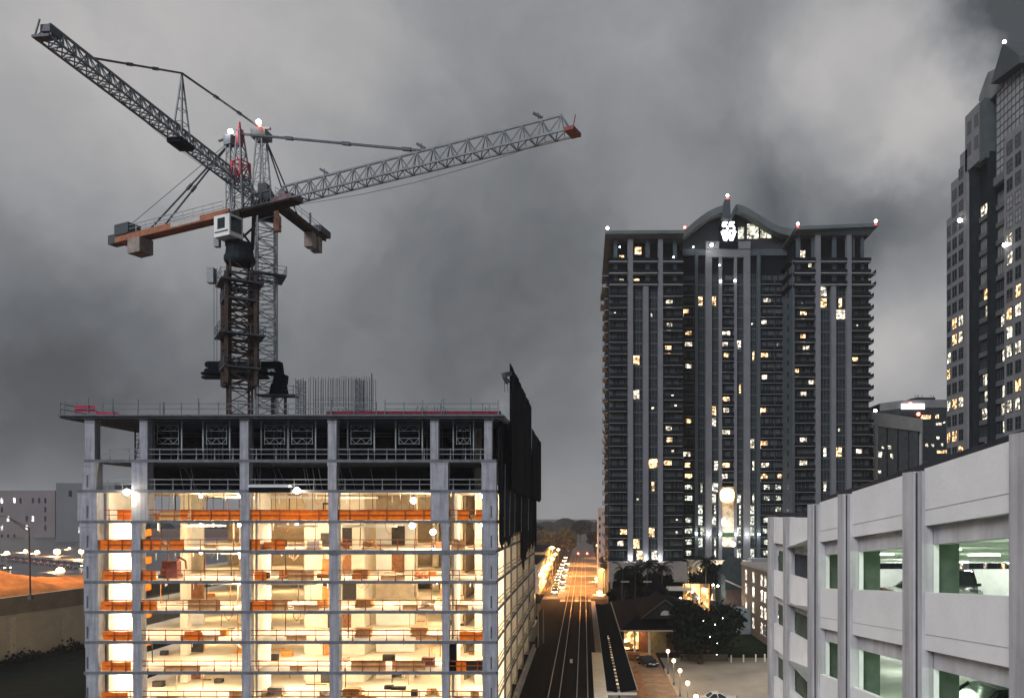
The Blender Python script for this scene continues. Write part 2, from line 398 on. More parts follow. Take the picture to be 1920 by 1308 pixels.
# ceiling services: hanging pipes, ducts, plumbing drops
for k in range(0, 8):
    m = MB(); zt = ZT[k+1]-.30
    for _ in range(26):
        x = r_.uniform(-50,-11); y = r_.uniform(81,90); l = r_.uniform(.3, 1.1)
        m.bar((x,y,zt),(x,y,zt-l), r_.choice((.05,.08,.12)), 6)
    for _ in range(3):
        x = r_.uniform(-48,-24); y = r_.uniform(82,90); m.box(x, x+r_.uniform(4,9), y, y+.25, zt-.5, zt-.25)
    o = m.build('ceiling_services', white, site); o['kind'] = 'stuff'
# tall props behind the front rails on the topmost lit floor, wall ties
m = MB()
for bx0, bx1 in ((280,450),(470,615),(635,806),(845,902)):
    n = int((bx1-bx0)/22)
    for i in range(n):
        x = PX(bx0+(i+.5)*(bx1-bx0)/n+r_.uniform(-5,5)); m.bar((x, BY+.9, ZT[7]),(x, BY+.9, ZT[8]-.30), .055, 6)
o = m.build('shoring_props', rust, site); o['kind'] = 'stuff'
# shoring frames on the tall dark floor
def shore_frame(x0, x1, y, z0, z1):
    m = MB()
    for x in (x0, x1):
        m.bar((x,y,z0+1.0),(x,y,z1), .13, 4)
        m.bar((x,y,z0),(x,y,z0+1.05), .07, 6)
    xa, xb = x0+.35, x1-.35; h = z1-z0
    for zz in (z0+h*.42, z0+h*.56, z0+h*.74, z0+h*.88): m.bar((xa,y,zz),(xb,y,zz), .045)
    for (za, zb) in ((z0+h*.42,z0+h*.56),(z0+h*.74,z0+h*.88)):
        n = 4
        for i in range(n):
            a = xa+(xb-xa)*i/n; b = xa+(xb-xa)*(i+1)/n
            m.bar((a,y,za if i%2 else zb),(b,y,zb if i%2 else za), .035)
    for x in (xa, xb): m.bar((x,y,z0+h*.4),(x,y,z0+h*.9), .05)
    return m
FR = [(289,341),(381,431),(490,540),(541,592),(652,702),(742,792),(850,888)]
for i, (a, b) in enumerate(FR):
    x0, x1 = X_(a, 80.4), X_(b, 80.4)
    m = shore_frame(x0, x1, 80.4, ZT[9], ZT[10]-.36)
    tag(m.build('shoring_frame', steel), 'steel shoring frame under the roof deck, %s from the left on the tall dark floor' % ['first','second','third','fourth','fifth','sixth','seventh'][i], 'shoring', 'shoring frames in the front row of the tall dark floor')
m = MB()
for i in range(34):
    x = r_.uniform(-49,-11); y = r_.choice((82.5,84.5,86.5))
    m.bar((x,y,ZT[9]),(x,y,ZT[10]-.34), .09, 6)
for y in (83.2, 86.2):
    for zz in (1.3, 3.2): m.bar((-49,y,ZT[9]+zz),(-11,y,ZT[9]+zz), .04)
m.build('back_shoring_props', mat('dim_steel',(.12,.13,.145),.6,.3,2), site)
for i in range(22):
    x = r_.uniform(-49,-11); m = MB(); m.bar((x,BY+r_.uniform(.8,5),ZT[8]),(x,BY+r_.uniform(.8,5) if False else BY+1.2,ZT[9]-.3), .05, 6)
    m.build('post_shore', mat('dim_steel',(.12,.13,.145),.6,.3,2), site)
MB().box(PX(469),PX(545),BY-.5,BY+.6,ZT[8]+.25,ZT[8]+.5).build('loading_beam', mat('pale_beam_paint',(.55,.55,.56),.6,.1,2), site)
MB().box(PX(470),PX(548),BY-.45,BY+.6,ZT[8]-.28,ZT[8]+.22).build('painted_edge_shade', black, site)  # black box put in as the shade below the loading beam

# guard rails, one per bay and floor (mesh + posts), with orange safety mesh behind some of them
def guard(m, x0, x1, y, z, sp=1.9, post=.055, top=1.07):
    m.bar((x0,y,z+top),(x1,y,z+top), .09); m.bar((x0,y,z+.55),(x1,y,z+.55), .075)
    n = max(1, round(abs(x1-x0)/sp)); off = r_.uniform(.2,.8)
    for i in range(n):
        x = x0+(x1-x0)*(i+off)/n; m.bar((x,y,z-.02),(x,y,z+top+.1), post); m.bar((x,y,z),(x,y,z+.42), .13, 4, .05)
for k in range(0, 10):
    cl = cols_by_floor[k]
    for bi in range(5):
        x0, x1 = PX(cl[bi][1])+.03, PX(cl[bi+1][0])-.03
        if bi == 0: x0 += .6
        m = MB(); guard(m, x0, x1, BY+.12, ZT[k]+.02)
        m.build('guard_rail', rail if k < 8 else railg, site)
mesh_sp = {7:[(0,.55,1),(1,.34,.42),(1,.45,1),(2,.0,1),(3,0,1),(4,.25,.6),(4,.8,1)],
           6:[(0,.0,1),(1,0,.18),(1,.28,.42),(2,0,.12),(2,.28,.44)], 5:[(0,.1,1),(1,0,.14),(2,.05,.2)], 4:[(0,.05,1),(1,0,.15),(2,0,.28)], 3:[(0,.1,1),(1,.42,.6),(4,.3,1)], 2:[(0,.05,.9),(4,.1,.5)], 1:[(0,.05,.8)]}
for k, L_ in mesh_sp.items():
    cl = cols_by_floor[k]
    for (bi, a, b) in L_:
        x0, x1 = PX(cl[bi][1]), PX(cl[bi+1][0]); xa, xb = x0+(x1-x0)*a, x0+(x1-x0)*b
        n = max(2, int((xb-xa)/.6)); m = MB(); y = BY+.2
        top = 1.05 if k > 5 else .95
        for i in range(n):
            p = xa+(xb-xa)*i/n; q = xa+(xb-xa)*(i+1)/n
            s0 = .05*math.sin(i*1.7); s1 = .05*math.sin((i+1)*1.7)
            m.add([(p,y,ZT[k]+.04),(q,y,ZT[k]+.04),(q,y,ZT[k]+top+s1),(p,y,ZT[k]+top+s0),(p,y+.02,ZT[k]+.04),(q,y+.02,ZT[k]+.04),(q,y+.02,ZT[k]+top+s1),(p,y+.02,ZT[k]+top+s0)],
                  [(0,1,2,3),(5,4,7,6),(3,2,6,7)])
        m.build('safety_mesh', orange, site)
# pale amber debris sheeting tied low along some rails
amb = mat('amber_debris_sheet', (.62,.33,.13), .85, .25, 1.5)
for k in range(1, 8):
    for bi in range(1, 5):
        for q in range(2):
            if r_.random() < .42: continue
            x0, x1 = PX(cols_by_floor[k][bi][1]), PX(cols_by_floor[k][bi+1][0]); a = r_.uniform(0,.5)+q*.4; b = min(1, a+r_.uniform(.15,.4)); y = BY+.32+q*.05
            if a >= .95: continue
            MB().box(x0+(x1-x0)*a, x0+(x1-x0)*b, y, y+.02, ZT[k]+.03, ZT[k]+r_.choice((.5,.55,1.0))).build('debris_sheet', amb, site)
# deeper orange barriers running back along the left bays (stair edge)
for k in range(0, 7):
    z = ZT[k]
    m = MB()
    m.add([(-53.2,86,z+.7),(-51.0,88,z+1.3),(-51.0,88,z+2.1),(-53.2,86,z+1.5),(-53.2,86.03,z+.7),(-51.0,88.03,z+1.3),(-51.0,88.03,z+2.1),(-53.2,86.03,z+1.5)],[(0,1,2,3),(5,4,7,6),(3,2,6,7)])
    m.build('safety_mesh', orange, site)
# clutter on the lit floors: studs, cables, planks, ducts, dark doorways
clm = [mat('brown_stud',(.20,.09,.04),.85,.4,3), mat('dark_clutter',(.035,.03,.028),.85,.4,3), mat('rust_orange_clutter',(.50,.17,.04),.8,.4,4), tanb]
for k in range(0, 8):
    zt = ZT[k+1]-.30
    for c_ in range(4):
        m = MB()
        for _ in range(9 if c_ < 2 else 6):
            x = r_.uniform(-50,-11); y = r_.uniform(80.6,92); q = r_.random()
            if q < .4: m.bar((x,y,ZT[k]),(x+r_.uniform(-.1,.1),y,zt), r_.uniform(.05,.10))
            elif q < .62: w_ = r_.uniform(.5,1.6); m.box(x,x+w_,y,y+.6,ZT[k]+.01,ZT[k]+r_.uniform(.15,.8))
            elif q < .8:
                l = r_.uniform(1.0,3.0); m.bar((x,y,ZT[k]+r_.uniform(.05,.3)),(x+l,y+r_.uniform(-.6,.6),ZT[k]+r_.uniform(.05,.5)), .1)
            else:
                m.path([(x,y,zt),(x+.15,y,zt-.8),(x+.5,y,zt-1.2),(x+.9,y,zt-.7),(x+1.0,y,zt)], .05)
        o = m.build('site_clutter', clm[c_], site); o['kind'] = 'stuff'
    for (xa, ya) in ((-30.9,88.38),(-28.6,88.38),(-47.6,90.18),(-40.6,91.98),(-23.3,90.48),(-16,103.48),(-36,103.48)):
        if r_.random() < .55:
            w_ = r_.uniform(.9,1.8); MB().box(xa,xa+w_,ya-.05,ya-.004,ZT[k]+.02,ZT[k]+r_.uniform(1.8,2.5)).build('doorway', r_.choice((clm[1], clm[0], mat('dark_opening',(.05,.045,.04)))), site)
# side guard rails
for k in range(0, 8):
    m = MB(); z = ZT[k]
    for a, b in zip([80.1]+[y+2.2 for y in SIDE_Y], SIDE_Y):
        m.bar((BX1-.06,a,z+1.0),(BX1-.06,b,z+1.0),.05); m.bar((BX1-.06,a,z+.5),(BX1-.06,b,z+.5),.05)
    m.build('side_guard_rail', rust, site)
# dark cladding panel on the lowest right corner bays
MB().box(PX(843), PX(855), BY+.2, BY+.5, ZT[2], ZT[3]-.3).build('stacked_formwork', black, site)
MB().box(PX(830), PX(904), BY+.3, BY+.33, ZT[2]+.02, ZT[2]+1.0).build('debris_sheet', rust, site)

# roof deck edge rails
def deckrail(m, p, q, z, sp=2.3):
    p = Vector(p); q = Vector(q); d = (q-p).length; n = max(1, round(d/sp))
    for h in (.62, 1.18): m.bar((*p.xy,z+h),(*q.xy,z+h), .07)
    for i in range(n+1):
        c = p.lerp(q, i/n); m.bar((c.x,c.y,z),(c.x,c.y,z+1.35+r_.choice((0,0,.25,.4))), .075)
ZR = ZT[10]
for (a, b) in ((121,210),(212,306),(308,372),(373,520),(522,620),(622,706),(722,828),(832,934)):
    m = MB(); deckrail(m, (X_(a,BY-.6),BY-.6,0), (X_(b,BY-.6),BY-.6,0), ZR); m.build('roof_rail', mat('roof_rail_steel',(.10,.115,.13),.55,.3,2), site)
m = MB(); deckrail(m, (-55,BY-.6,0), (-55,BY+14,0), ZR); m.build('roof_rail', MAT['roof_rail_steel'], site)
m = MB(); deckrail(m, (-55,BY+14,0), (-9,BY+14,0), ZR, 3); m.build('roof_rail', MAT['roof_rail_steel'], site)
for (a, b, h0, h1) in ((612,934,.05,.42),(140,178,.30,1.0),(180,220,.05,.35)):
    MB().box(X_(a,BY-.5), X_(b,BY-.5), BY-.52, BY-.48, ZR+h0, ZR+h1).build('toe_mesh', magenta if a < 600 else mat('maroon_toe_board',(.12,.022,.035),.8,.4,2), site)
# small gear on the deck: vertical stubs, hoses
m = MB()
for px in (165,193,258,300,470,540,790,795,800,815,820,826,905,910,915,918):
    x = X_(px, BY+1); m.bar((x,BY+1,ZR),(x,BY+1,ZR+r_.uniform(.9,1.6)), .05)
m.build('rebar_stubs', dsteel, site)
m = MB().path([(X_(775,80),80,ZR+.1),(X_(780,80),80,ZR+.7),(X_(784,80),80,ZR+1.2)],.07).path([(X_(826,80),80,ZR+1.1),(X_(834,80),80,ZR+.9),(X_(840,80),80,ZR+.1)],.07)
m.build('hose', dsteel, site)
# right-hand black protection screens and nets
m = MB(); y = 83.2
def screen_run(y0, y1, x, zb, zt, gap, jit, wd=(1.5,2.4)):
    y = y0
    while y < y1:
        ww = min(r_.uniform(*wd), y1-y)
        t = zt+r_.uniform(-jit,jit); b = zb+r_.uniform(-jit*1.5,jit*1.5)
        xx = x+r_.uniform(-.05,.05)
        m = MB().box(xx-.06, xx+.06, y, y+ww-gap*(r_.random()<.45), b, t).bar((xx-.12,y+.1,b),(xx-.12,y+.1,t+.25), .14)
        m.build('protection_screen', black, site)
        y += ww
screen_run(83.3, 115, -8.15, 26.0, 39.9, .45, .18)
screen_run(119.5, 141, -8.15, 25.9, 36.8, .5, .15)
m = MB()
ys = [80.2+i*1.1 for i in range(56)]
def zb(y):
    b = 20.2+.5*math.sin(y*.9)+.35*math.sin(y*2.3)
    if 95 < y < 105: b = 20.9+.4*math.sin(y*2)
    if 106 < y < 116: b -= 4.6-.25*abs(y-111)
    if y > 116: b -= 2.2
    return b
for a, b in zip(ys[:-1], ys[1:]):
    w0 = .13*math.sin(a*2.1); w1 = .13*math.sin(b*2.1)
    x0, x1 = -8.95+w0, -8.95+w1
    m.add([(x0,a,zb(a)),(x1,b,zb(b)),(x1,b,34.5),(x0,a,34.5),(x0-.05,a,zb(a)),(x1-.05,b,zb(b)),(x1-.05,b,34.5),(x0-.05,a,34.5)],[(0,1,2,3),(5,4,7,6),(0,4,5,1),(3,2,6,7)])
m.build('debris_net', mat('debris_net',(.010,.013,.021),.8,.5,1.2), site, smooth=True)
for y in (82.5, 88.0, 94.5, 104.5, 118):
    MB().bar((-8.78,y,20.9),(-8.7,y,28.5+r_.uniform(-2,2)),.09).build('net_strip', steel, site)  # thin pale vertical strips in front of the net
# outrigger at the near end of the screens
m = MB()
p = at(956,700,83.4); m.bar(p, at(944,703,82.5), .5); m.bar(at(945,705,82.5), at(952,718,83), .35); m.bar(at(956,712,83.3), at(949,716,83), .25)
for q in (946, 950): m.bar(at(q,708,82.8), at(q+ (3 if q==950 else 0),735,82.8), .06)
m.build('screen_outrigger', cranedk, site)
m = MB().box(X_(931,80.5), X_(954,80.5), 80.5, 80.56, ZR+.1, ZR+2.6).build('clear_sheet', mat('grey_tarpaulin',(.24,.25,.26),.7,.15,1), site)
m = MB().bar(at(1004,987,141), at(1019,987,139), .14).bar(at(1004,991,141), at(1019,991,139), .14)
m.build('outrigger_beams', dsteel, site)

# work lamps: bare bulbs under each lit slab
def ordn(i): return ['first','second','third','fourth','fifth','sixth','seventh','eighth','ninth','tenth','eleventh','twelfth'][i]
LAMPX = [-49.6, -43.5, -38.4, -32.6, -27.4, -22.0, -16.4, -11.6]
BAYN = ['in the narrow left bay','just right of the second column','in the middle of the second bay','near the third column','in the middle of the third bay','right of the fourth column','in the wide fourth bay','in the narrow right bay']
shown = {(7,0):(238,922),(7,3):(557,919),(7,5):(775,938),(6,5):(773,985),(6,6):(812,997),(5,6):(813,1033)}
wl0 = None
for k in range(0, 8):
    for j, x in enumerate(LAMPX):
        y = 83.2+(j%2)*1.6
        z = ZT[k+1]-.55
        if (k, j) in shown:
            p = at(*shown[(k,j)], 80.6 if j not in (0,3) else 78.6); x, y, z = p
        lab = 'work lamp under the ceiling %s floor down, %s' % (ordn(9-k), BAYN[j])
        big = (k, j) in shown
        if wl0 is None:
            t = thing('work_lamp', lab, 'lamp', (x,y,z), 0, 'work lamps on the lit floors')
            MB().ball((0,0,0), .17).build('bulb', bulb, t, smooth=True)
            MB().bar((0,0,.14),(0,0,.34), .07, 6).build('lamp_holder', dsteel, t)
            wl0 = t
        else: t = copy_tree(wl0, (x,y,z), 0, lab)
        if big: t.scale = (1.9,1.9,1.9)
        l = point('work_light', (x, y+ (0.0 if big else 0), z-.42), 540 if k < 7 else 400, (1,.79,.52), .25)
    for x, y in ((-47,96),(-34.5,96.5),(-23,96),(-17,91.5),(-40,99)):
        l = point('work_light', (x, y, ZT[k+1]-1.0), 300, (1,.70,.38), .3)
    for y in (92.4, 99.5, 109, 120, 133):
        point('work_light', (-11.9, y, ZT[k+1]-.9), 75, (1,.72,.40), .2)

# pallets and bundles of material standing near the slab edges
def pallet(seed, kind, wd=1.5, h=.8):
    r = random.Random(seed); m = MB()
    m.box(-wd/2, wd/2, -.5, .5, 0, .12)
    p = m
    items = MB(); z = .12
    if kind == 'bundle':
        while z < h:
            x0 = -wd/2+r.uniform(-.1,.15); x1 = wd/2+r.uniform(-.15,.12); items.box(x0, x1, -.5+r.uniform(0,.1), .5, z, z+.09); z += .13
    elif kind == 'bags':
        for _ in range(14): items.ball((r.uniform(-wd*.4,wd*.4), r.uniform(-.35,.35), .12+r.uniform(.1,h*.75)), r.uniform(.18,.3), 8, 5, .7)
    else:
        items.box(-wd*.4, wd*.4, -.45, .45, .12, h)
        for i in range(6):
            items.box(-wd*.4+i*wd*.13, -wd*.4+i*wd*.13+.04, -.47, -.451, .14, h+.02)
    return p, items
PAL = [(706-60,1012,6,'bags','reddish'),(732-38,1014,6,'bags','brown'),(678,1068,5,'bundle','brown'),(791,1066,5,'bags','reddish'),(607,1105,4,'box','orange'),(683,1127,4,'bundle','brown'),(800,1128,4,'bags','pale'),
       (682,1183,3,'bundle','brown'),(787,1181,3,'bundle','brown'),(708-18,1236,2,'bags','pale'),(803,1237,2,'box','dark'),(518,1285,1,'box','grey'),(612,1292,1,'bags','pale'),(660,1297,1,'bundle','brown'),(812,1292,1,'bags','brown'),(590,1013,6,'box','pale'),(508,1015,6,'box','orange'),(538,1070,5,'box','orange'),(560,1073,5,'bags','orange'),(325,1066,5,'box','maroon'),(505,1128,4,'bags','orange')]
PM = {'reddish':mat('red_brown_sacks',(.38,.13,.06),.85,.4,5),'brown':timber,'orange':mat('orange_crate',(.72,.27,.06),.8,.35,3),'pale':mat('pale_sacks',(.55,.45,.35),.85,.3,5),'dark':mat('dark_red_crate',(.13,.05,.04),.8,.3,3),'grey':mat('grey_crate',(.25,.24,.22),.8,.3,4),'maroon':mat('maroon_tank',(.22,.07,.06),.7,.3,2)}
for i, (px, py, k, kind, cn) in enumerate(PAL):
    y = 81.2+(i%3)*.5; x = X_(px, y)
    kn = {'bags':'heap of %s sacks','bundle':'banded %s timber stack','box':'square %s crate'}[kind] % cn
    near = min(range(6), key=lambda c: abs(cols_by_floor[k][c][0]-px)); 
    side = 'right' if px > cols_by_floor[k][near][0] else 'left'
    t = wthing('material_pallet', '%s, %s floor down, %s of %s front column' % (kn, ordn(9-k), side, ordn(near)), 'pallet', (x,y,ZT[k]), 'pallets of material on the lit floors')
    t['_w'] = 0
    a, b = pallet(i+5, kind, r_.uniform(1.3,2.0), r_.uniform(.65,1.0) if cn != 'maroon' else 1.9)
    a.build('pallet_base', timber, t); b.build('stack', PM[cn], t)
# a small yellow-brown telehandler standing on the fifth lit floor, second bay
t = wthing('mini_excavator', 'small maroon excavator with raised arm beside the second column, fifth floor down', 'excavator', (X_(318,82.5),82.5,ZT[5]))
x = X_(318,82.5); z = ZT[5]
MB().box(x-1.0,x+1.0,82,82.35,z+.02,z+.45).box(x-1.0,x+1.0,83,83.35,z+.02,z+.45).build('track', dsteel, t)
b_ = MB().box(x-.8,x+.8,82.05,83.3,z+.46,z+1.05).box(x-.7,x+.1,82.2,83.1,z+1.05,z+1.9).build('body', PM['maroon'], t)
MB().path([(x+.5,82.6,z+1.0),(x+.9,82.6,z+2.3),(x+1.7,82.6,z+1.9),(x+1.8,82.6,z+1.0)],.22).build('arm', PM['maroon'], t)

# ================================================================== TOWER CRANES
def lattice(m, A, Bv, sec0, sec1, nseg, w=.12, wd=.07, zig=True):
    """lattice beam from A to Bv; sec = list of corner offsets at each end (matching lists)"""
    A = Vector(A); Bv = Vector(Bv); n = len(sec0)
    def P(i, t): return A.lerp(Bv, t)+Vector(sec0[i]).lerp(Vector(sec1[i]), t)
    for i in range(n): m.bar(P(i,0), P(i,1), w)
    for s in range(nseg+1):
        t = s/nseg
        for i in range(n):
            j = (i+1)%n
            if n == 2 and i == 1: continue
            m.bar(P(i,t), P(j,t), wd)
            if s < nseg:
                t2 = (s+1)/nseg
                if (s+i)%2: m.bar(P(i,t), P(j,t2), wd)
                else: m.bar(P(j,t), P(i,t2), wd)
    return m
def sq(hw, ang):
    return [(hw*math.sqrt(2)*math.cos(ang+math.pi/4+i*math.pi/2), hw*math.sqrt(2)*math.sin(ang+math.pi/4+i*math.pi/2), 0) for i in range(4)]
zc = CAMH
def jib_sec(dirv, hw, h, hw_top=0):
    side = Vector((-dirv.y, dirv.x, 0))
    return [tuple(side*hw), tuple(-side*hw), (0,0,h)]
def jib(m, base, dirv, t0, t1, hw, h, nseg, w, wd, h1=None):
    """triangular jib with zig-zag faces like the photograph's: alternating V webs"""
    side = Vector((-dirv.y, dirv.x, 0)); base = Vector(base)
    h1 = h if h1 is None else h1
    def bl(t, s): return base+dirv*t+side*(hw*s)
    def tp(t): return base+dirv*t+Vector((0,0,h+(h1-h)*(t-t0)/(t1-t0)))
    m.bar(bl(t0,1), bl(t1,1), w); m.bar(bl(t0,-1), bl(t1,-1), w)
    L_ = (t1-t0)/nseg
    m.bar(tp(t0+L_*.5), tp(t1-L_*.5), w*1.15)
    for i in range(nseg):
        a = t0+i*L_; b = a+L_; c = (a+b)/2
        for s in (1,-1):
            m.bar(bl(a,s), tp(c), wd); m.bar(tp(c), bl(b,s), wd)
            m.bar(bl(c,s), tp(c), wd*.8)
        m.bar(bl(a,1), bl(a,-1), wd); m.bar(bl(a,1), bl(b,-1), wd)
    m.bar(bl(t1,1), bl(t1,-1), w)
    return m
# ---- crane B: the nearer crane, jib to the right, white cab
pB = Vector((-41.5, 90, 0)); dB = Vector((.904,-.427,0)).normalized(); angB = math.atan2(dB.y, dB.x)
zB = zc+36.3
cb = wthing('tower_crane', 'nearer tower crane with a white cab, red tower head and jib pointing right', 'tower crane', (pB.x,pB.y,ZR), 'tower cranes on the unfinished building')
sB = sB_ = math.radians(33)
m = MB(); lattice(m, (pB.x,pB.y,ZR), (pB.x,pB.y,zB-6.0), sq(1.2,sB_), sq(1.2,sB_), 13, .22, .1); mastB = m.build('mast', rust, cb)
m = MB()
lattice(m, (pB.x,pB.y,ZR+5), (pB.x,pB.y,zB-7.6), sq(1.6,sB_), sq(1.6,sB_), 9, .46, .2); m.build('climbing_cage', rust, cb)
m = MB(); lattice(m, (pB.x,pB.y,ZR), (pB.x,pB.y,ZR+1.35), sq(1.28,sB_), sq(1.28,sB_), 1, .3, .14); m.build('mast_base', mat('red_brown_mast_base',(.22,.025,.05),.7,.3,2), cb)
# slewing ring, turntable
MB().lathe((pB.x,pB.y,zB-6.1), [(1.6,0),(1.75,.3),(1.75,.8),(1.6,1.0),(1.5,1.9),(1.6,2.0),(1.6,2.4)], 16).build('slewing_ring', mat('near_black_steel',(.02,.024,.03),.7,.3,1), cb)
m = MB()
for o_ in sq(1.0, angB): m.bar((pB.x+o_[0],pB.y+o_[1],zB-3.8),(pB.x+o_[0]*1.1,pB.y+o_[1]*1.1,zB-.2),.32)
for a_, b_ in zip(sq(1.0,angB), sq(1.0,angB)[1:]+sq(1.0,angB)[:1]): m.bar((pB.x+a_[0],pB.y+a_[1],zB-3.8),(pB.x+b_[0],pB.y+b_[1],zB-1.6),.2)
m.build('turntable', rust, cb)
def dirbox(m, c, d, l0, l1, s0, s1, z0, z1):
    side = Vector((-d.y, d.x, 0)); c = Vector(c)
    q = [c+d*l0+side*s0, c+d*l1+side*s0, c+d*l1+side*s1, c+d*l0+side*s1]
    return m.hexa([(p.x,p.y,z0) for p in q], [(p.x,p.y,z1) for p in q])
def dirc(d): return 0
# cab hangs on the camera side, slightly left of the mast
fr = Vector((-dB.y, dB.x, 0))*-1        # direction towards the camera side
if fr.y > 0: fr = -fr
cc = pB+fr*1.6+dB*.3
cabw = MB(); dirbox(cabw, cc, dB, -1.5, 1.1, -1.0 , .9, zB-3.6, zB-1.1)
cabw.build('cab', white, cb); cabo = bpy.context.scene.collection.objects['cab']
sd = Vector((-dB.y, dB.x, 0)); s_near = -1.0 if (sd*-1.0).y < 0 else .9
m = MB(); dirbox(m, cc, dB, -.9, .35, -1.02, -1.005, zB-2.7, zB-1.45); m.build('window', glassd, cabo)
m = MB(); dirbox(m, cc, dB, 1.105, 1.12, -.8, .7, zB-3.1, zB-1.35); m.build('window', glassd, cabo)
m = MB(); dirbox(m, cc, dB, -1.3, .9, -1.08, -1.01, zB-3.1, zB-3.0); m.build('cab_rail', cranedk, cabo)
# jib
jb = MB(); jib(jb, (pB.x,pB.y,zB), dB, 6.0, 44.6, .75, 1.9, 18, .17, .10); jb.build('jib', craneg, cb)
m = MB(); dirbox(m, pB, dB, -1.5, 9.0, -.8, .8, zB-.25, zB+.15)
m.build('jib_root_frame', rust, cb)
m = MB(); jib(m, (pB.x,pB.y,zB), dB, 1.2, 6.0, .8, 1.9, 3, .16, .09); m.build('jib_root', cranedk, cb)
m = MB(); side = Vector((-dB.y, dB.x, 0)); e = pB+dB*44.7
dirbox(m, e, dB, -.5, .5, -.85, .85, zB-.15, zB+.2); m.bar((e.x,e.y,zB+.2),(e+dB*.3+Vector((0,0,zB+1.6))),.09)
m.build('jib_tip', mat('dull_red',(.16,.03,.035),.6,.4,3), cb)
m = MB()
for t in (13.5, 27, 41): 
    q = pB+dB*t; m.bar((q.x,q.y,zB+1.8),(q.x,q.y,zB+2.7),.1); m.bar((q.x-.5,q.y,zB+2.7),(q.x+.4,q.y,zB+2.2),.22)
m.build('jib_bracket', cranedk, cb)
q = pB+dB*7.8
m = MB(); dirbox(m, q, dB, -1.6, 1.6, -.9, .9, zB-.1, zB+.45); dirbox(m, q, dB, -.9, .2, -.5, .5, zB+.45, zB+1.1); m.build('trolley_winch', mat('winch_grey_red',(.13,.09,.10),.6,.7,1), cb)
m = MB(); pts = [pB+dB*t+Vector((0,0,zB-.25-1.0*math.sin(math.pi*(t-5)/38))) for t in (5,12,19,26,33,38,43)]
m.path(pts, .05).build('hoist_rope', dsteel, cb)
# counter jib
cj = MB(); dirbox(cj, pB, dB, -22.5, -1.0, -.75, -.5, zB-.25, zB+.55); dirbox(cj, pB, dB, -22.5, -1.0, .5, .75, zB-.25, zB+.55); dirbox(cj, pB, dB, -22.5, -1.0, -.5, .5, zB-.15, zB-.05)
cj.build('counter_jib', orangep, cb)
m = MB(); dirbox(m, pB, dB, -11.4, -6.0, -.79, -.755, zB-.1, zB+.5); m.build('name_board', mat('faded_name_board',(.36,.35,.33),.7,.15,2), cb)
m = MB()
for s in (-.72,.72):
    for h in (1.1, 1.6):
        a = pB+dB*-2+sd*s; b = pB+dB*-20+sd*s; m.bar((a.x,a.y,zB+h),(b.x,b.y,zB+h),.06)
    for i in range(11):
        a = pB+dB*(-2-i*1.8)+sd*s; m.bar((a.x,a.y,zB+.5),(a.x,a.y,zB+1.65),.06)
m.build('walkway_rail', steel, cb)
m = MB(); dirbox(m, pB, dB, -22.4, -19.6, -.9, .9, zB+.58, zB+2.0); dirbox(m, pB, dB, -24.2, -22.6, -.6, .6, zB-.2, zB+1.0)
m.build('winch_house', dsteel, cb)
m = MB(); dirbox(m, pB, dB, -19.6, -17.2, -.95, .95, zB-2.2, zB-.28); m.build('counterweight', mat('weathered_counterweight',(.20,.17,.15),.8,.4,.8), cb)
# tower head (A frame)
hz = zc+46.4
m = MB(); h2 = pB+dB*.6
lattice(m, (h2.x,h2.y,zB), (pB.x-.0,pB.y,hz), sq(.95,angB), sq(.22,angB), 7, .16, .07); m.build('tower_head', craneg, cb)
m = MB(); m.lathe((pB.x,pB.y,hz-2.0),[(.32,0),(.42,.3),(.42,1.6),(.2,2.0),(.1,2.9)],8); m.build('head_cap', redp, cb)
m = MB(); bq = pB+dB*.2; lattice(m, (bq.x,bq.y,zc+40.6), (bq.x,bq.y,zc+42.4), sq(.75,angB), sq(.7,angB), 1, .2, .12); m.build('head_collar', redp, cb)
bk = pB-dB*1.6
m = MB(); lattice(m, (pB.x-dB.x*1.6,pB.y-dB.y*1.6,zB), (bk.x,bk.y,hz-1.6), sq(.34,angB), sq(.34,angB), 6, .1, .05); dirbox(m, bk, dB, -.6,.6,-.5,.5, hz-1.6, hz-.4)
m.build('rear_strut', craneg, cb)
pend = [pB+dB*27+Vector((0,0,zB+1.95)), pB+Vector((0,0,hz-.5))]
m = MB(); a, b = pend[1], pend[0]; m.bar(a, b, .22)
for t in (.3,.62,.93): c = a.lerp(b,t); m.bar(c-(b-a).normalized()*.6, c+(b-a).normalized()*.6, .34)
m.build('pendant_bar', cranedk, cb)
for s in (-.6,.6):
    a = bk+Vector((0,0,hz-1.2)); b = pB+dB*-15.5+sd*s+Vector((0,0,zB+.5)); m = MB(); m.bar(a,b,.15); c = a.lerp(b,.5); m.bar(c-(b-a).normalized()*.5, c+(b-a).normalized()*.5, .26); m.build('pendant_bar', cranedk, cb)
a = bk+Vector((0,0,hz-1.0)); b = pB+dB*-20.5+Vector((0,0,zB+2.0)); MB().bar(a,b,.05).build('back_rope', cranedk, cb)
a = pB+Vector((0,0,hz-.5)); MB().bar(a, a-dB*3.6+Vector((0,0,-.1)), .2).build('head_bar', cranedk, cb)
c = bk+Vector((0,0,hz+.1)); m = MB().ball(c, .3); m.build('warning_lamp', whitelamp, cb, smooth=True)
point('crane_light', c+Vector((0,-.9,0)), 120, (1,.95,.9), .3)
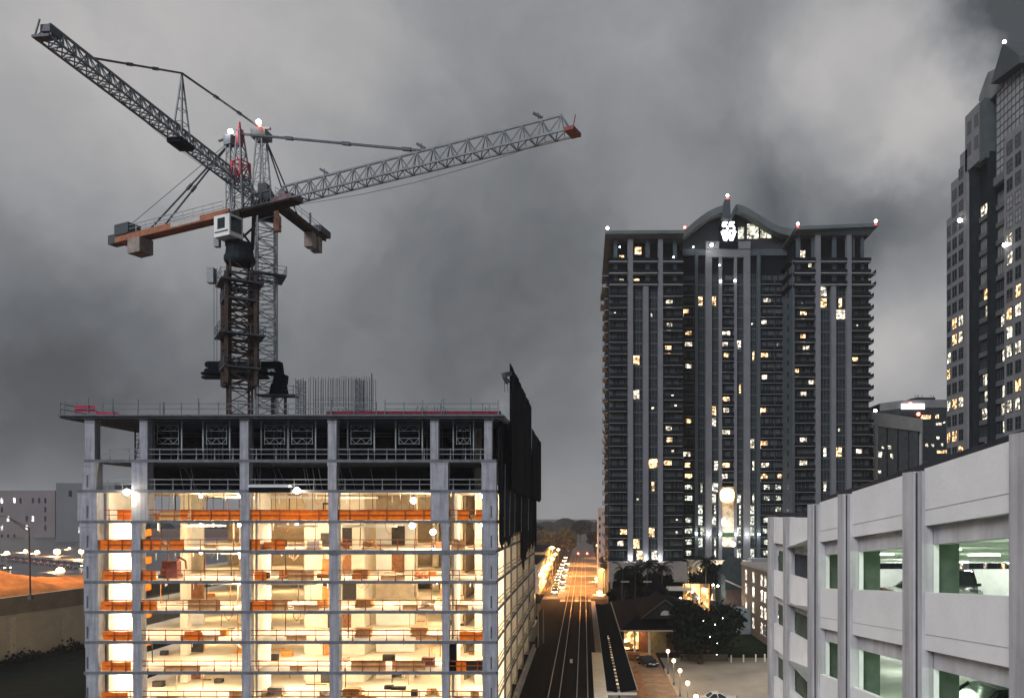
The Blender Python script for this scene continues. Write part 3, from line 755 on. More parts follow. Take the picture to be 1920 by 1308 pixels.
# work platforms round the mast
def platform(parent, c, zz, half, ang, tilt, m_=dsteel):
    m = MB(); cz = Vector((c.x,c.y,0)); q = [cz+Vector(v)*1.0 for v in sq(half, ang)]
    hole = [cz+Vector(v) for v in sq(half*.55, ang)]
    zt = lambda p: zz
    for i in range(4):
        j = (i+1)%4
        m.hexa([(hole[i].x,hole[i].y,zz-.12),(q[i].x,q[i].y,zz-.12),(q[j].x,q[j].y,zz-.12),(hole[j].x,hole[j].y,zz-.12)],
               [(hole[i].x,hole[i].y,zz+.06),(q[i].x,q[i].y,zz+.06),(q[j].x,q[j].y,zz+.06),(hole[j].x,hole[j].y,zz+.06)])
        for h in (.6,1.1): m.bar((q[i].x,q[i].y,zz+h),(q[j].x,q[j].y,zz+h),.045)
        for t in (0,.33,.66): p = q[i].lerp(q[j],t); m.bar((p.x,p.y,zz),(p.x,p.y,zz+1.1),.05)
    return m.build('work_platform', m_, parent)
platform(cb, pB, zB-8.6, 2.35, sB_, 0); platform(cb, pB, Z_(632,90), 2.5, sB_, 0); platform(cb, pB, Z_(566,90), 1.9, sB_, 0); platform(cb, pB, Z_(692,90), 2.0, sB_, 0)
m = MB(); q = pB+Vector((-3.4,0,0)); m.box(q.x-.4,q.x+.4,q.y-.4,q.y+.4,zB-8.4,zB-6.6).build('mesh_guard', mat('pale_mesh_guard',(.22,.24,.26),.6,.2,2), cb); MB().box(q.x+.9,q.x+1.5,q.y-1.3,q.y-.7,zB-4.4,zB-2.4).build('mesh_guard', mat('pale_mesh_guard',(.22,.24,.26)), cb)
m = MB(); q = pB+fr*1.0
for k in range(10):
    z0 = ZR+1+k*2.4
    if z0 > zB-9: break
for xx in (-3.1,-2.75): m.bar((pB.x+xx,pB.y,ZR+8),(pB.x+xx,pB.y,zB-6.6),.05)
m.build('cable_run', dsteel, cb)

# ---- crane A: the farther crane, jib coming towards the camera to the upper left
pA = Vector((-41.9, 97, 0)); dA = Vector((-.116,-1,0)).normalized(); zA = zc+40.4; angA = math.atan2(dA.y,dA.x); sdA = Vector((-dA.y,dA.x,0))
ca_ = wthing('tower_crane', 'farther tower crane, long jib reaching to the top left with kinked tie bar', 'tower crane', (pA.x,pA.y,ZR), 'tower cranes on the unfinished building')
m = MB(); lattice(m, (pA.x+.6,pA.y,ZR), (pA.x+.6,pA.y,zA-1.6), sq(1.15,R(30)), sq(1.15,R(30)), 24, .2, .1); m.build('mast', craneg, ca_)
m = MB(); lattice(m, (pA.x+.6,pA.y,ZR), (pA.x+.6,pA.y,ZR+1.3), sq(1.15,R(30)), sq(1.15,R(30)), 1, .24, .12); m.build('mast_base', mat('violet_primer',(.16,.10,.18),.7,.3,2), ca_)
MB().lathe((pA.x+.4,pA.y,zA-1.9), [(1.5,0),(1.7,.4),(1.7,1.1),(1.3,1.3),(1.3,1.9)], 14).build('slewing_ring', mat('near_black_steel',(.02,.024,.03),.7,.3,1), ca_)
m = MB(); jib(m, (pA.x,pA.y,zA), dA, 2.0, 34.0, .72, 1.6, 23, .17, .10); m.build('jib', craneg, ca_)
e = pA+dA*34.1; m = MB(); dirbox(m, e, dA, -.5,.2,-.8,.8, zA-.1, zA+.12); m.bar((e-sdA*.7+Vector((0,0,zA))),(e-sdA*.2+Vector((0,0,zA+1.5))),.1); dirbox(m, e, dA, -1.4,-.2,-.35,.55, zA+.6, zA+1.2); m.build('jib_tip', cranedk, ca_)
q = pA+dA*15.9; m = MB(); tp_ = q+Vector((0,0,zc+48.0))
for s in (-.5,.5):
    for t in (-.8,.8): m.bar(q+sdA*s+dA*t+Vector((0,0,zA+(.1 if t<0 else .6))), tp_, .14)
for f_ in (.25,.45,.62,.78):
    cs = [(q+sdA*s+dA*t+Vector((0,0,zA+.3))).lerp(tp_, f_) for s,t in ((-.5,-.8),(.5,-.8),(.5,.8),(-.5,.8))]
    for i in range(4): m.bar(cs[i], cs[(i+1)%4], .06)
m.build('king_post', craneg, ca_)
hA = pA+Vector((.2,0,zc+50.0)); jl = pA+dA*28.6+Vector((0,0,zA+1.55))
for a, b in ((hA, tp_),(tp_, jl)):
    m = MB().bar(a,b,.17)
    for t in (.33,.62): c = a.lerp(b,t); m.bar(c-(b-a).normalized()*.4, c+(b-a).normalized()*.4, .28)
    m.build('tie_bar', cranedk, ca_)
m = MB(); dirbox(m, q, dA, -.9, 1.3, -.85, .85, zA-.45, zA+.05); m.build('trolley', mat('near_black_steel',(.02,.024,.03)), ca_)
pts = [pA+dA*t+sdA*.6+Vector((0,0,zA-.1-1.25*math.sin(math.pi*(t-3)/28))) for t in (3,8,13,18,23,28,31)]
MB().path(pts,.05).build('hoist_rope', dsteel, ca_)
m = MB()
for sx in (-1.0,1.0):
    a0 = pA+dA*sx; lattice(m, (a0.x,a0.y,zA), (pA.x+dA.x*sx*.6,pA.y+dA.y*sx*.6,hA.z-1.0), [tuple(sdA*.9),tuple(-sdA*.9)], [tuple(sdA*.35),tuple(-sdA*.35)], 7, .16, .07)
for s in (-1,1): m.bar(pA+dA*1.0+sdA*.9*s+Vector((0,0,zA)), pA-dA*.6+sdA*.35*s+Vector((0,0,hA.z-1)), .08)
m.build('tower_head', craneg, ca_)
m = MB(); dirbox(m, pA, dA, -.9, .9, -1.0, 1.0, hA.z-1.3, hA.z-.3); m.bar(hA+Vector((-1,0,0)),hA+Vector((1,0,.2)),.3); m.build('head_cap', mat('head_grey',(.16,.18,.19),.6,.4,1), ca_)
MB().box(pA.x+.2,pA.x+1.4,pA.y-1.6,pA.y-.7,zA+.1,zA+2.0).build('control_cabin', dsteel, ca_)
m = MB()
zK = zA+1.5
for s in (-.75,.55): dirbox(m, pA, dA, -16.8, -1.0, s, s+.2, zK-.35, zK+.35)
dirbox(m, pA, dA, -16.8,-1.0,-.55,.55,zK-.2,zK-.1); m.build('counter_jib', rust, ca_)
m = MB()
for s in (-.8,.8):
    for h in (1.0,1.5): m.bar(pA-dA*2+sdA*s+Vector((0,0,zK+h)), pA-dA*16+sdA*s+Vector((0,0,zK+h)), .05)
    for i in range(9): c = pA-dA*(2+i*1.75)+sdA*s; m.bar(c+Vector((0,0,zK+.3)), c+Vector((0,0,zK+1.5)), .05)
m.build('walkway_rail', steel, ca_)
for t in (13.2, 15.0):
    m = MB(); dirbox(m, pA, dA, -t-.7, -t+.6, -.65, .65, zK-2.5, zK-.38); m.build('counterweight', mat('weathered_counterweight',(.2,.17,.15)), ca_)
m = MB(); dirbox(m, pA, dA, -17.6, -14.4, -.9, 1.1, zK+.36, zK+1.3); m.bar(pA-dA*13.2+Vector((0,0,zK+.3)), pA-dA*13.2+Vector((0,0,zK+2.6)),.25); m.build('hoist_winch', dsteel, ca_)
for s in (-.5,.5):
    a = pA-dA*.3+Vector((.3,0,hA.z-.9)); b = pA-dA*8.5+sdA*s+Vector((0,0,zK+.35)); MB().bar(a,b,.14).build('pendant_bar', cranedk, ca_)
platform(ca_, Vector((pA.x+.6,pA.y,0)), Z_(520,97), 2.2, R(30), 0)
m = MB(); c = pA+Vector((2.7,-1,0)); m.bar((c.x-.6,c.y,zA-.3),(c.x,c.y,zA-3.4),.5); m.bar((c.x-.2,c.y,zA-2),(c.x-.2,c.y,zA-4.0),.7); m.build('hook_block', mat('hook_orange_grey',(.30,.15,.09),.6,.6,1), ca_)
c = Vector((pA.x+.2,pA.y-1.3,hA.z+.35)); MB().ball(c,.3).build('warning_lamp', whitelamp, ca_, smooth=True)
MB().ball((c.x+.1,c.y,c.z-.45),.22).build('red_lamp', redl, ca_, smooth=True)
for k in range(3): pass

# ---- concrete placing boom, folded, on its own stub mast
D_ = 94.2
bm_ = wthing('concrete_placing_boom', 'black folded concrete placing boom across the crane masts', 'concrete boom', (X_(523,D_), D_, ZR))
m = MB(); cx = X_(523,D_); lattice(m, (cx,D_,ZR), (cx,D_,Z_(743,D_)), sq(.75,.3), sq(.75,.3), 2, .2, .1); m.build('stub_mast', dsteel, bm_)
m = MB(); z = Z_(742,D_); m.box(cx-2.4,cx+2.2,D_-1,D_+1,z-.1,z+.1)
m.bar((cx+2.2,D_-1,z),(cx+2.2,D_-1,z+1.1),.05).bar((cx+2.2,D_+1,z),(cx+2.2,D_+1,z+1.1),.05).bar((cx+2.2,D_-1,z+1.1),(cx+2.2,D_+1,z+1.1),.05).bar((cx+1.2,D_-1,z+.55),(cx+2.2,D_-1,z+.55),.04).bar((cx+1.2,D_-1,z+1.1),(cx+2.2,D_-1,z+1.1),.05)
m.build('boom_platform', dsteel, bm_)
m = MB(); m.prism([(cx-1.0,z+.1),(cx+1.0,z+.1),(cx+.75,z+1.5),(cx-.7,z+1.5)], D_-.7, D_+.7).prism([(cx-.6,z+1.5),(cx+.9,z+1.5),(cx+1.0,z+2.6),(cx-.3,z+2.9)], D_-.6, D_+.6); m.build('slewing_base', black, bm_)
def armpoly(x0,x1,z0,z1):
    r = (z1-z0)/2; zc_ = (z0+z1)/2
    return [(x0+r-r*math.cos(a), zc_-r*math.sin(a)) for a in [R(90),R(60),R(30),0,R(-30),R(-60),R(-90)]][::-1] + [(x1,z0),(x1,z1)]
for (pa,pb,ya,yb,dy) in ((386,526,678,690,0),(385,500,691,700,.0),(375,512,696,702,.5),(376,500,704,709,.5)):
    x0,x1 = X_(pa,D_),X_(pb,D_); z1,z0 = Z_(ya,D_),Z_(yb,D_)
    m = MB().prism(armpoly(x0,x1,z0,z1), D_-.35+dy, D_+.35+dy); m.build('boom_arm', black, bm_)
m = MB(); m.prism([(X_(512,D_),Z_(679,D_)),(X_(528,D_),Z_(679,D_)),(X_(531,D_),Z_(700,D_)),(X_(520,D_),Z_(700,D_))], D_-.4,D_+.4).bar(at(508,698,D_),at(519,703,D_),.4); m.build('boom_elbow', black, bm_)

# ---- rebar cages standing on the deck
D_ = 90
cage = wthing('wall_rebar_cage', 'tall grid of bare reinforcement bars standing on the roof deck', 'rebar cage', (X_(630,D_),D_,ZR))
m = MB(); x0,x1 = X_(578,D_),X_(697,D_); zt = Z_(705,D_)
rr = random.Random(2); n = 26
for row, y in enumerate((D_,D_+1.6)):
    for i in range(n):
        x = x0+(x1-x0)*i/(n-1)+rr.uniform(-.05,.05); m.bar((x,y,ZR),(x+rr.uniform(-.04,.04),y,zt+rr.uniform(-.25,.05)), .05)
    for zz in (.5,1.0,1.5,2.1,2.8,3.6): m.bar((x0+ (0 if row else 1.5),y,ZR+zz),(x1-rr.uniform(0,.6),y,ZR+zz), .04)
m.build('vertical_bars', dsteel, cage)
def colcage(pxa, pxb, ytop, lab, cloth):
    x0,x1 = X_(pxa,D_-1.5),X_(pxb,D_-1.5); y = D_-1.5; zt = Z_(ytop,y)
    t = wthing('column_rebar_cage', lab, 'rebar cage', ((x0+x1)/2,y,ZR), 'column rebar cages on the roof deck')
    m = MB()
    for i in range(4):
        for yy in (y-.4,y+.4): xx = x0+(x1-x0)*i/3; m.bar((xx,yy,ZR),(xx,yy,zt+rr.uniform(0,.2)),.07)
    k = ZR+.2
    while k < zt-.2:
        for (a,b) in (((x0,y-.4),(x1,y-.4)),((x0,y+.4),(x1,y+.4)),((x0,y-.4),(x0,y+.4)),((x1,y-.4),(x1,y+.4))): m.bar((*a,k),(*b,k+rr.uniform(-.1,.1)),.06)
        k += .28
    m.build('bars', dsteel, t)
    MB().box(x0-.1 if not cloth else x0-.05,x1+.35 if cloth else x1+.1,y-.52,y-.46,ZR+.1,ZR+1.25).build('red_sheet', magenta, t)
colcage(557,571,712,'short rebar cage wrapped in red sheet left of the long bar grid', True)
colcage(669,680,712,'dark rebar cage in front of the right end of the long bar grid', False)
t = wthing('scaffold_pole', 'single thick dark pole at the right end of the rebar grid', 'pole', (X_(697,89),89,ZR)); MB().bar((X_(697,89),89,ZR),(X_(697,89),89,Z_(700,89)),.14,6).build('pole_shaft', dsteel, t)
t = wthing('trestle_frame', 'low grey scaffold trestle beside the rebar grid on the deck', 'trestle', (X_(640,84),84,ZR))
m = MB(); lattice(m,(X_(612,84),84,ZR),(X_(648,84),84,ZR),[(0,-.4,.05),(0,-.4,1.5),(0,.4,1.5),(0,.4,.05)],[(0,-.4,.05),(0,-.4,1.5),(0,.4,1.5),(0,.4,.05)],5,.09,.06); m.build('trestle_bars', steel, t)

# ================================================================== CARS
tyre = mat('tyre_rubber', (.02,.02,.02), .85, .2, 4)
alloy = mat('alloy_rim', (.45,.46,.47), .35, .1, 4, metal=.8)
def paint(n, c): return mat(n, c, .22, .06, .8, metal=.25)
def car(label, loc, rz, pm, suv=False, group=None, lit=False, cat='car', front_only=False):
    t = thing('parked_car' if not lit else 'car', label, cat, loc, rz, group)
    Ln, W = (4.7, 1.9) if suv else (4.6, 1.82); H = 1.78 if suv else 1.44; b = .32; bel = .98 if suv else .86
    h = Ln/2
    if suv: prof = [(-h,b),(-h-.0,.62),(-h+.04,bel),(h-1.25,bel+.06),(h-.25,bel-.10),(h,.72),(h,b)]
    else: prof = [(-h,b),(-h,.55),(-h+.1,bel-.02),(-h+.9,bel+.02),(h-1.35,bel+.02),(h-.35,bel-.16),(h,.58),(h,b)]
    m = MB(); n = len(prof)
    for sg in (1,):
        ys = [(-W/2,.0),(-W/2+.08,.03),(W/2-.08,.03),(W/2,.0)]
    rings = []
    for y, ins in ((-W/2, .05),(-W/2+.12, 0),(W/2-.12, 0),(W/2,.05)):
        rings.append([((x*(1-ins*.35)), y, z-(ins if z > .7 else 0)) for x, z in prof])
    vs = [v for r in rings for v in r]; fs = []
    for j in range(3):
        for i in range(n): fs.append((j*n+i, j*n+(i+1)%n, (j+1)*n+(i+1)%n, (j+1)*n+i))
    fs += [tuple(range(n))[::-1], tuple(range(3*n, 4*n))]
    m.add(vs, fs); m.build('body', pm, t)
    if suv: bot = (-h+.08, h-1.3); top = (-h+.45, h-2.25)
    else: bot = (-h+.75, h-1.25); top = (-h+1.45, h-2.25)
    wy, ty = W/2-.04, W/2-.26; m = MB()
    m.hexa([(bot[0],-wy,bel-.02),(bot[1],-wy,bel-.02),(bot[1],wy,bel-.02),(bot[0],wy,bel-.02)], [(top[0],-ty,H-.06),(top[1],-ty,H-.06),(top[1],ty,H-.06),(top[0],ty,H-.06)])
    m.build('window', glassd, t)
    m = MB(); m.hexa([(top[0]-.06,-ty-.03,H-.10),(top[1]+.06,-ty-.03,H-.10),(top[1]+.06,ty+.03,H-.10),(top[0]-.06,ty+.03,H-.10)],[(top[0]+.1,-ty+.08,H),(top[1]-.15,-ty+.08,H),(top[1]-.15,ty-.08,H),(top[0]+.1,ty-.08,H)])
    for sy in (-1,1):
        for (a,c) in ((bot[0],top[0]),(bot[1],top[1]),((bot[0]+bot[1])/2,(top[0]+top[1])/2)): m.bar((a,sy*(wy+.005),bel),(c,sy*(ty+.012),H-.05),.07)
    m.build('roof', pm, t)
    for sx in (-h+.85, h-.9):
        for sy in (-1,1):
            wv_ = MB().bar((sx,sy*(W/2-.22),.33),(sx,sy*(W/2+.01),.33),.66,16).build('wheel', tyre, t)
            MB().bar((sx,sy*(W/2+.0),.33),(sx,sy*(W/2+.025),.33),.42,12).build('rim', alloy, wv_)
    for sy in (-1,1):
        m = MB(); y = sy*(W/2-.3); m.box(h-.06,h+.02,y-.2,y+.2,.62,.76); m.build('headlight', headl if lit else mat('lens_glass',(.6,.62,.62),.15,.05,3), t)
        m = MB(); m.box(-h-.03,-h+.05,y-.2,y+.2,.68,.84); m.build('tail_light', mat('tail_lens',(.3,.02,.02),.3,.1,3) if not lit else redl, t)
        m = MB(); m.bar((h-1.55,sy*(W/2),bel+.08),(h-1.5,sy*(W/2+.17),bel+.1),.16); m.build('mirror', pm, t)
    MB().box(h+.0,h+.03,-.26,.26,.48,.61).build('number_plate', white, t)
    MB().box(h-.02,h+.015,-.55,.55,.64,.8).build('grille', cranedk, t)
    return t

# ================================================================== PARKING GARAGE (right)
gpan = mat('garage_panel_concrete', (.69,.69,.69), .85, .09, .45, .2)
gcol = mat('garage_column_concrete', (.43,.425,.44), .9, .12, .8, .2, streak=True)
gbeam = mat('garage_beam_concrete', (.48,.47,.48), .9, .16, .9, .25, streak=.9)
gdark = mat('dark_joint', (.05,.055,.07), .9, .3, 2)
ggreen = mat('green_lit_column', (.065,.085,.065), .8, .3, 1.2)  # greenish garage light is put into this column colour
gpale = mat('pale_column_face', (.62,.64,.61), .85, .08, 1)
gin = mat('garage_interior', (.55,.56,.53), .85, .12, .6)
gar = wthing('parking_garage', 'pale concrete parking garage with sloping decks, greenish light and stepped bays', 'garage', (20, 30, 0))
def zo(D): return 1.134-.085*(D-19.36)
def slope(m, x0, x1, y0, y1, zb, zt, f=zo):
    return m.hexa([(x0,y0,f(y0)+zb),(x1,y0,f(y0)+zb),(x1,y1,f(y1)+zb),(x0,y1,f(y1)+zb)],[(x0,y0,f(y0)+zt),(x1,y0,f(y0)+zt),(x1,y1,f(y1)+zt),(x0,y1,f(y1)+zt)])
CZ = CAMH
fz = lambda D: CZ+zo(D)
bays = [(10.2,13.9),(14.8,18.9),(19.78,24.0),(24.84,27.3)]
NL = 6
for k in range(NL):
    dz = -3.13*k
    for (y0,y1) in bays:
        slope(MB(), 8.62, 8.80, y0, y1, dz-1.45, dz, fz).build('parapet_panel', gpan, gar)
        m = MB(); slope(m, 8.612, 8.622, y0, y1, dz-1.06, dz-1.045, fz); m.build('panel_joint', mat('fine_joint',(.33,.33,.34),.9,.1,2), gar)
        m = MB(); slope(m, 8.82, 9.2, y0, y1, dz-1.92, dz-1.452, fz); m.build('edge_beam', gbeam, gar)
    m = MB()
    y0_, y1_, ym = 9, 46.2, 29.2
    pl = [(9.21,y0_),(30,y0_),(30,y1_),(12.1,y1_),(12.1,ym),(9.21,ym)]
    m.add([(x,y,fz(y)+dz-1.35) for x,y in pl]+[(x,y,fz(y)+dz-1.07) for x,y in pl],
          [(3,2,1,0),(5,4,3,0),(6,7,8,9),(6,9,10,11)]+[(i,(i+1)%6,6+(i+1)%6,6+i) for i in range(6)])
    m.build('deck', gin, gar)
    if k < 3:
        for j in range(24):
            y = 10+j*1.5
            m = MB(); slope(m, 9.25 if y < 28.5 else 12.15, 29.8, y, y+.22, dz-1.85, dz-1.352, fz); m.build('ceiling_rib', gin, gar)
for i, (yn, yf) in enumerate(((13.85,14.85),(18.85,19.82),(23.95,24.88),(27.25,28.25))):
    zt_ = fz(yf)+.02+(.06 if i == 0 else 0)
    m = MB(); m.box(8.45, 8.95, yn+.30, yf, 0, zt_).box(8.53, 8.95, yn, yn+.24, 0, zt_); m.box(8.6,8.9,yn+.24,yn+.30,0,zt_-.01)
    m.build('column', gcol, gar)
    MB().box(8.5,8.599,yn+.245,yn+.295,0,zt_-.03).build('column_groove', gdark, gar)
    MB().box(8.96,9.6,yn+.25,yf-.1,0,zt_-1.2).build('inner_column', ggreen if i != 1 else ggreen, gar)
    MB().box(8.82,8.955,yn-.02,yn+.2,0,zt_-1.5).build('column_face', gpale, gar)
for (x,y) in ((12.5,33.5),(14.0,37),(28.5,44),(22.5,30),(22.5,22)):
    MB().box(x-.35,x+.35,y-.35,y+.35,0,fz(y)-1.36).build('inner_column', gpale, gar)
# dark rooftop coping behind the parapets
for (y0,y1) in ((10,17.5),(17.5,24.6),(25,28.3)):
    m = MB(); slope(m, 9.0, 9.25, y0, y1, -1.0, .26, fz); m.build('roof_coping', mat('dark_coping',(.03,.033,.04),.8,.3,1), gar)
# end wall and side wall seen across the decks
for k in range(0, 7):
    z0 = fz(46)-3.13*k-1.07
    MB().box(12.1, 30, 45.95, 46.15, z0, z0+2.0).build('end_parapet', white, gar)
    m = MB(); slope(m, 29.8, 30, 13, 45.9, -3.13*k-1.07, -3.13*k+.1, fz); m.build('side_parapet', gin, gar)
# far level section, set back
fbays = [(36,37.4),(38.3,41.5),(43.2,45.3)]
for k in range(7):
    zt_ = CZ-.13-3.2*k; 
    for (y0,y1) in ((36.0,41.6),(42.5,45.2)):
        MB().box(11.5,11.7,y0,y1,zt_-1.56,zt_).build('parapet_panel', gpan, gar)
        MB().box(11.72,12.0,y0,y1,zt_-2.0,zt_-1.562).build('edge_beam', gbeam, gar)
        if k < 5: MB().box(11.75,12.4,y1-2.2,y1-.1,zt_-3.3,zt_-2.0).build('inner_column', ggreen if y0 > 40 or k else gdark, gar)
for (y0,y1) in ((41.6,42.6),(45.2,46.2)):
    m = MB(); m.box(11.35,11.75,y0+.3,y1,0,CZ-.1).box(11.42,11.75,y0,y0+.25,0,CZ-.1); m.build('column', gcol, gar)
    MB().box(11.45,11.5,y0+.252,y0+.298,0,CZ-.12).build('column_groove', gdark, gar)
MB().box(11.9,12.2,36,46.5,CZ-.4,CZ+.14).build('roof_coping', mat('dark_coping',(.03,.033,.04)), gar)
# lights inside: greenish tubes
tube = emis('green_white_tube', (.78,1,.72), 7)
i = 0
for k in range(3):
    for (x,y) in ((10.6,17),(10.8,22.6),(10.8,27.5),(15,20),(15,28),(16,36),(21,30),(20,40),(25,43),(25,33)):
        zt_ = fz(y)-3.13*k-1.95
        MB().box(x-.6,x+.6,y-.035,y+.035,zt_+.03,zt_+.07).build('tube_light', tube, gar)
        point('garage_light', (x,y,zt_-.25), 95 if y > 34 else 55, (.88,1,.84) if y > 34 else (.74,1,.70), .3)
for k in range(3):
    for x in (18.5, 22.5, 26.5): point('garage_light', (x, 43.6, fz(43.6)-3.13*k-2.2), 75, (.95,1,.93), .3)  # added fill lamps without fixtures, brightening the end wall
fl = lambda D,k: fz(D)-3.13*k-1.07
car('black SUV facing out on the upper garage deck, licence plate and lamps showing', (X_(1798,43.2),43.2,fl(43.2,1)+.1), R(-117), paint('black_paint',(.012,.013,.015)), True)
car('silver sedan parked sideways on the upper garage deck, in front of the black SUV', (X_(1745,38.2),38.2,fl(38.2,1)+.06), R(2), paint('silver_paint',(.45,.47,.48)))
car('dark car on the lower garage deck at the bottom right corner', (X_(1895,21.5),21.5,fl(21.5,2)+.06), R(5), paint('charcoal_paint',(.03,.033,.04)))

# ================================================================== APARTMENT TOWER with the curved roof
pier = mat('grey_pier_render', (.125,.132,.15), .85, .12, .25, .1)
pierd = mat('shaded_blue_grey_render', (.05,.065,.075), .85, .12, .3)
wallk = mat('dark_tower_wall', (.003,.005,.008), .6, .3, .3)
slabm = mat('balcony_edge', (.21,.225,.24), .8, .15, .5)
railk = mat('balcony_glass_rail', (.006,.008,.011), .35, .3, .5)
roofm = mat('tower_roof_grey', (.085,.10,.105), .8, .2, .2)
DT = 196.0; DC = 205.0
def zT(k): return Z_(1052-21.6*k, DT)
ap = wthing('apartment_tower', 'tall twin-winged apartment tower with curved roof and number 55 sign', 'tower', (X_(1385,DT), DT, 0))
def tx(px, D=DT): return X_(px, D)
# bodies
MB().box(tx(1141),tx(1281),DT+1.4,DT+36,0,zT(26)+.5).build('left_wing', wallk, ap)
MB().box(tx(1487),tx(1632),DT+1.4,DT+34,0,zT(26)+.5).build('right_wing', wallk, ap)
MB().box(tx(1278),tx(1490),DC+1.2,DT+34,0,Z_(466,DC)).build('centre_block', wallk, ap)
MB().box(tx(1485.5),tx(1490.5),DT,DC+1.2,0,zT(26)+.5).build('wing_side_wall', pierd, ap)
# piers
for (a,b,yt) in ((1177,1187,448),(1206,1216,536),(1234,1243,448),(1529,1539,440),(1559,1568,526),(1588,1597,440)):
    MB().box(tx(a),tx(b),DT,DT+1.5,11.1,Z_(yt,DT)).build('pier', pier, ap)
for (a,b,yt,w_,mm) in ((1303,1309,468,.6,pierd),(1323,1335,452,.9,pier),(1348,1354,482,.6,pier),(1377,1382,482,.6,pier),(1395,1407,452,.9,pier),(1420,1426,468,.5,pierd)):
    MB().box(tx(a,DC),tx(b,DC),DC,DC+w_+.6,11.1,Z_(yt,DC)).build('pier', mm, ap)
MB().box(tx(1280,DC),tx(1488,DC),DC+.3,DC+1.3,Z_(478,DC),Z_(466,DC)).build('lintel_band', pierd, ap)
MB().box(tx(1323,DC),tx(1407,DC),DC-.05,DC+.9,Z_(482,DC),Z_(466,DC)).build('lintel_band', pier, ap)
wbays = []      # px0, px1, D, kind, k range
for (a,b,kd,k1) in ((1142.5,1176,'b',24),(1188,1205.5,'w',24),(1217,1233.5,'w',24),(1244,1280,'b',24),(1490,1528,'b',24),(1540,1558.5,'w',24),(1569,1587.5,'w',24),(1598,1632,'b',24)):
    wbays.append((a,b,DT,kd,k1))
for (a,b,kd,k1) in ((1282,1302,'b',26),(1310,1322.5,'w',26),(1336,1347.5,'w',26),(1355,1376.5,'b',26),(1383,1394.5,'w',26),(1408,1419.5,'w',26),(1427,1452,'b',26),(1454,1468,'b',26)):
    wbays.append((a,b,DC,kd,k1))
LIT = [(1256,569),(1281,569),(1256,609),(1274,607),(1254,655),(1193,678),(1292,634),(1292,612),(1292,675),(1316,553),(1341,553),(1363,616),(1361,631),(1388,630),(1363,655),
 (1434,490),(1458,490),(1440,555),(1434,592),(1435,654),(1435,693),(1413,654),(1572,535),(1543,557),(1577,560),(1509,587),(1577,600),(1508,630),(1514,650),(1493,691),(1510,692),(1607,666),
 (1196,739),(1255,802),(1292,793),(1256,821),(1289,851),(1253,863),(1229,866),(1290,869),(1292,896),(1223,905),(1363,733),(1363,772),(1341,773),(1363,811),(1387,709),(1363,869),(1360,891),(1341,869),
 (1170,995),(1164,1013),(1198,1018),(1226,995),(1196,1036),(1225,1043),(1413,832),(1434,829),(1431,769),(1436,869),(1413,869),(1434,890),(1465,888),(1509,860),(1547,858),(1509,818),(1509,735),(1525,729),(1614,855),(1546,924),(1579,857)]
WARM = litwin('warm_lit_room', (1,.58,.27), 1.0); WHITE = litwin('white_lit_room', (1,.86,.66), .6); GREENISH = litwin('greenish_lit_room', (.92,.95,.78), .48)
tr = random.Random(11)
wins = []; balc = []
xr = random.Random(77)
EXTRA = [(xr.uniform(1145,1278) if xr.random()<.3 else (xr.uniform(1283,1465) if xr.random()<.65 else xr.uniform(1490,1630)), xr.uniform(560,1040)) for _ in range(60)]
def near_extra(px0, px1, py):
    return any(px0 <= lx <= px1 and abs(ly-(py-9)) < 10.8 for lx, ly in EXTRA)
def near_lit(px0, px1, py):
    for (lx, ly) in LIT:
        if px0-1.5 <= lx <= px1+1.5 and abs(ly-(py-9)) < 10.8: return (lx, ly)
    return None
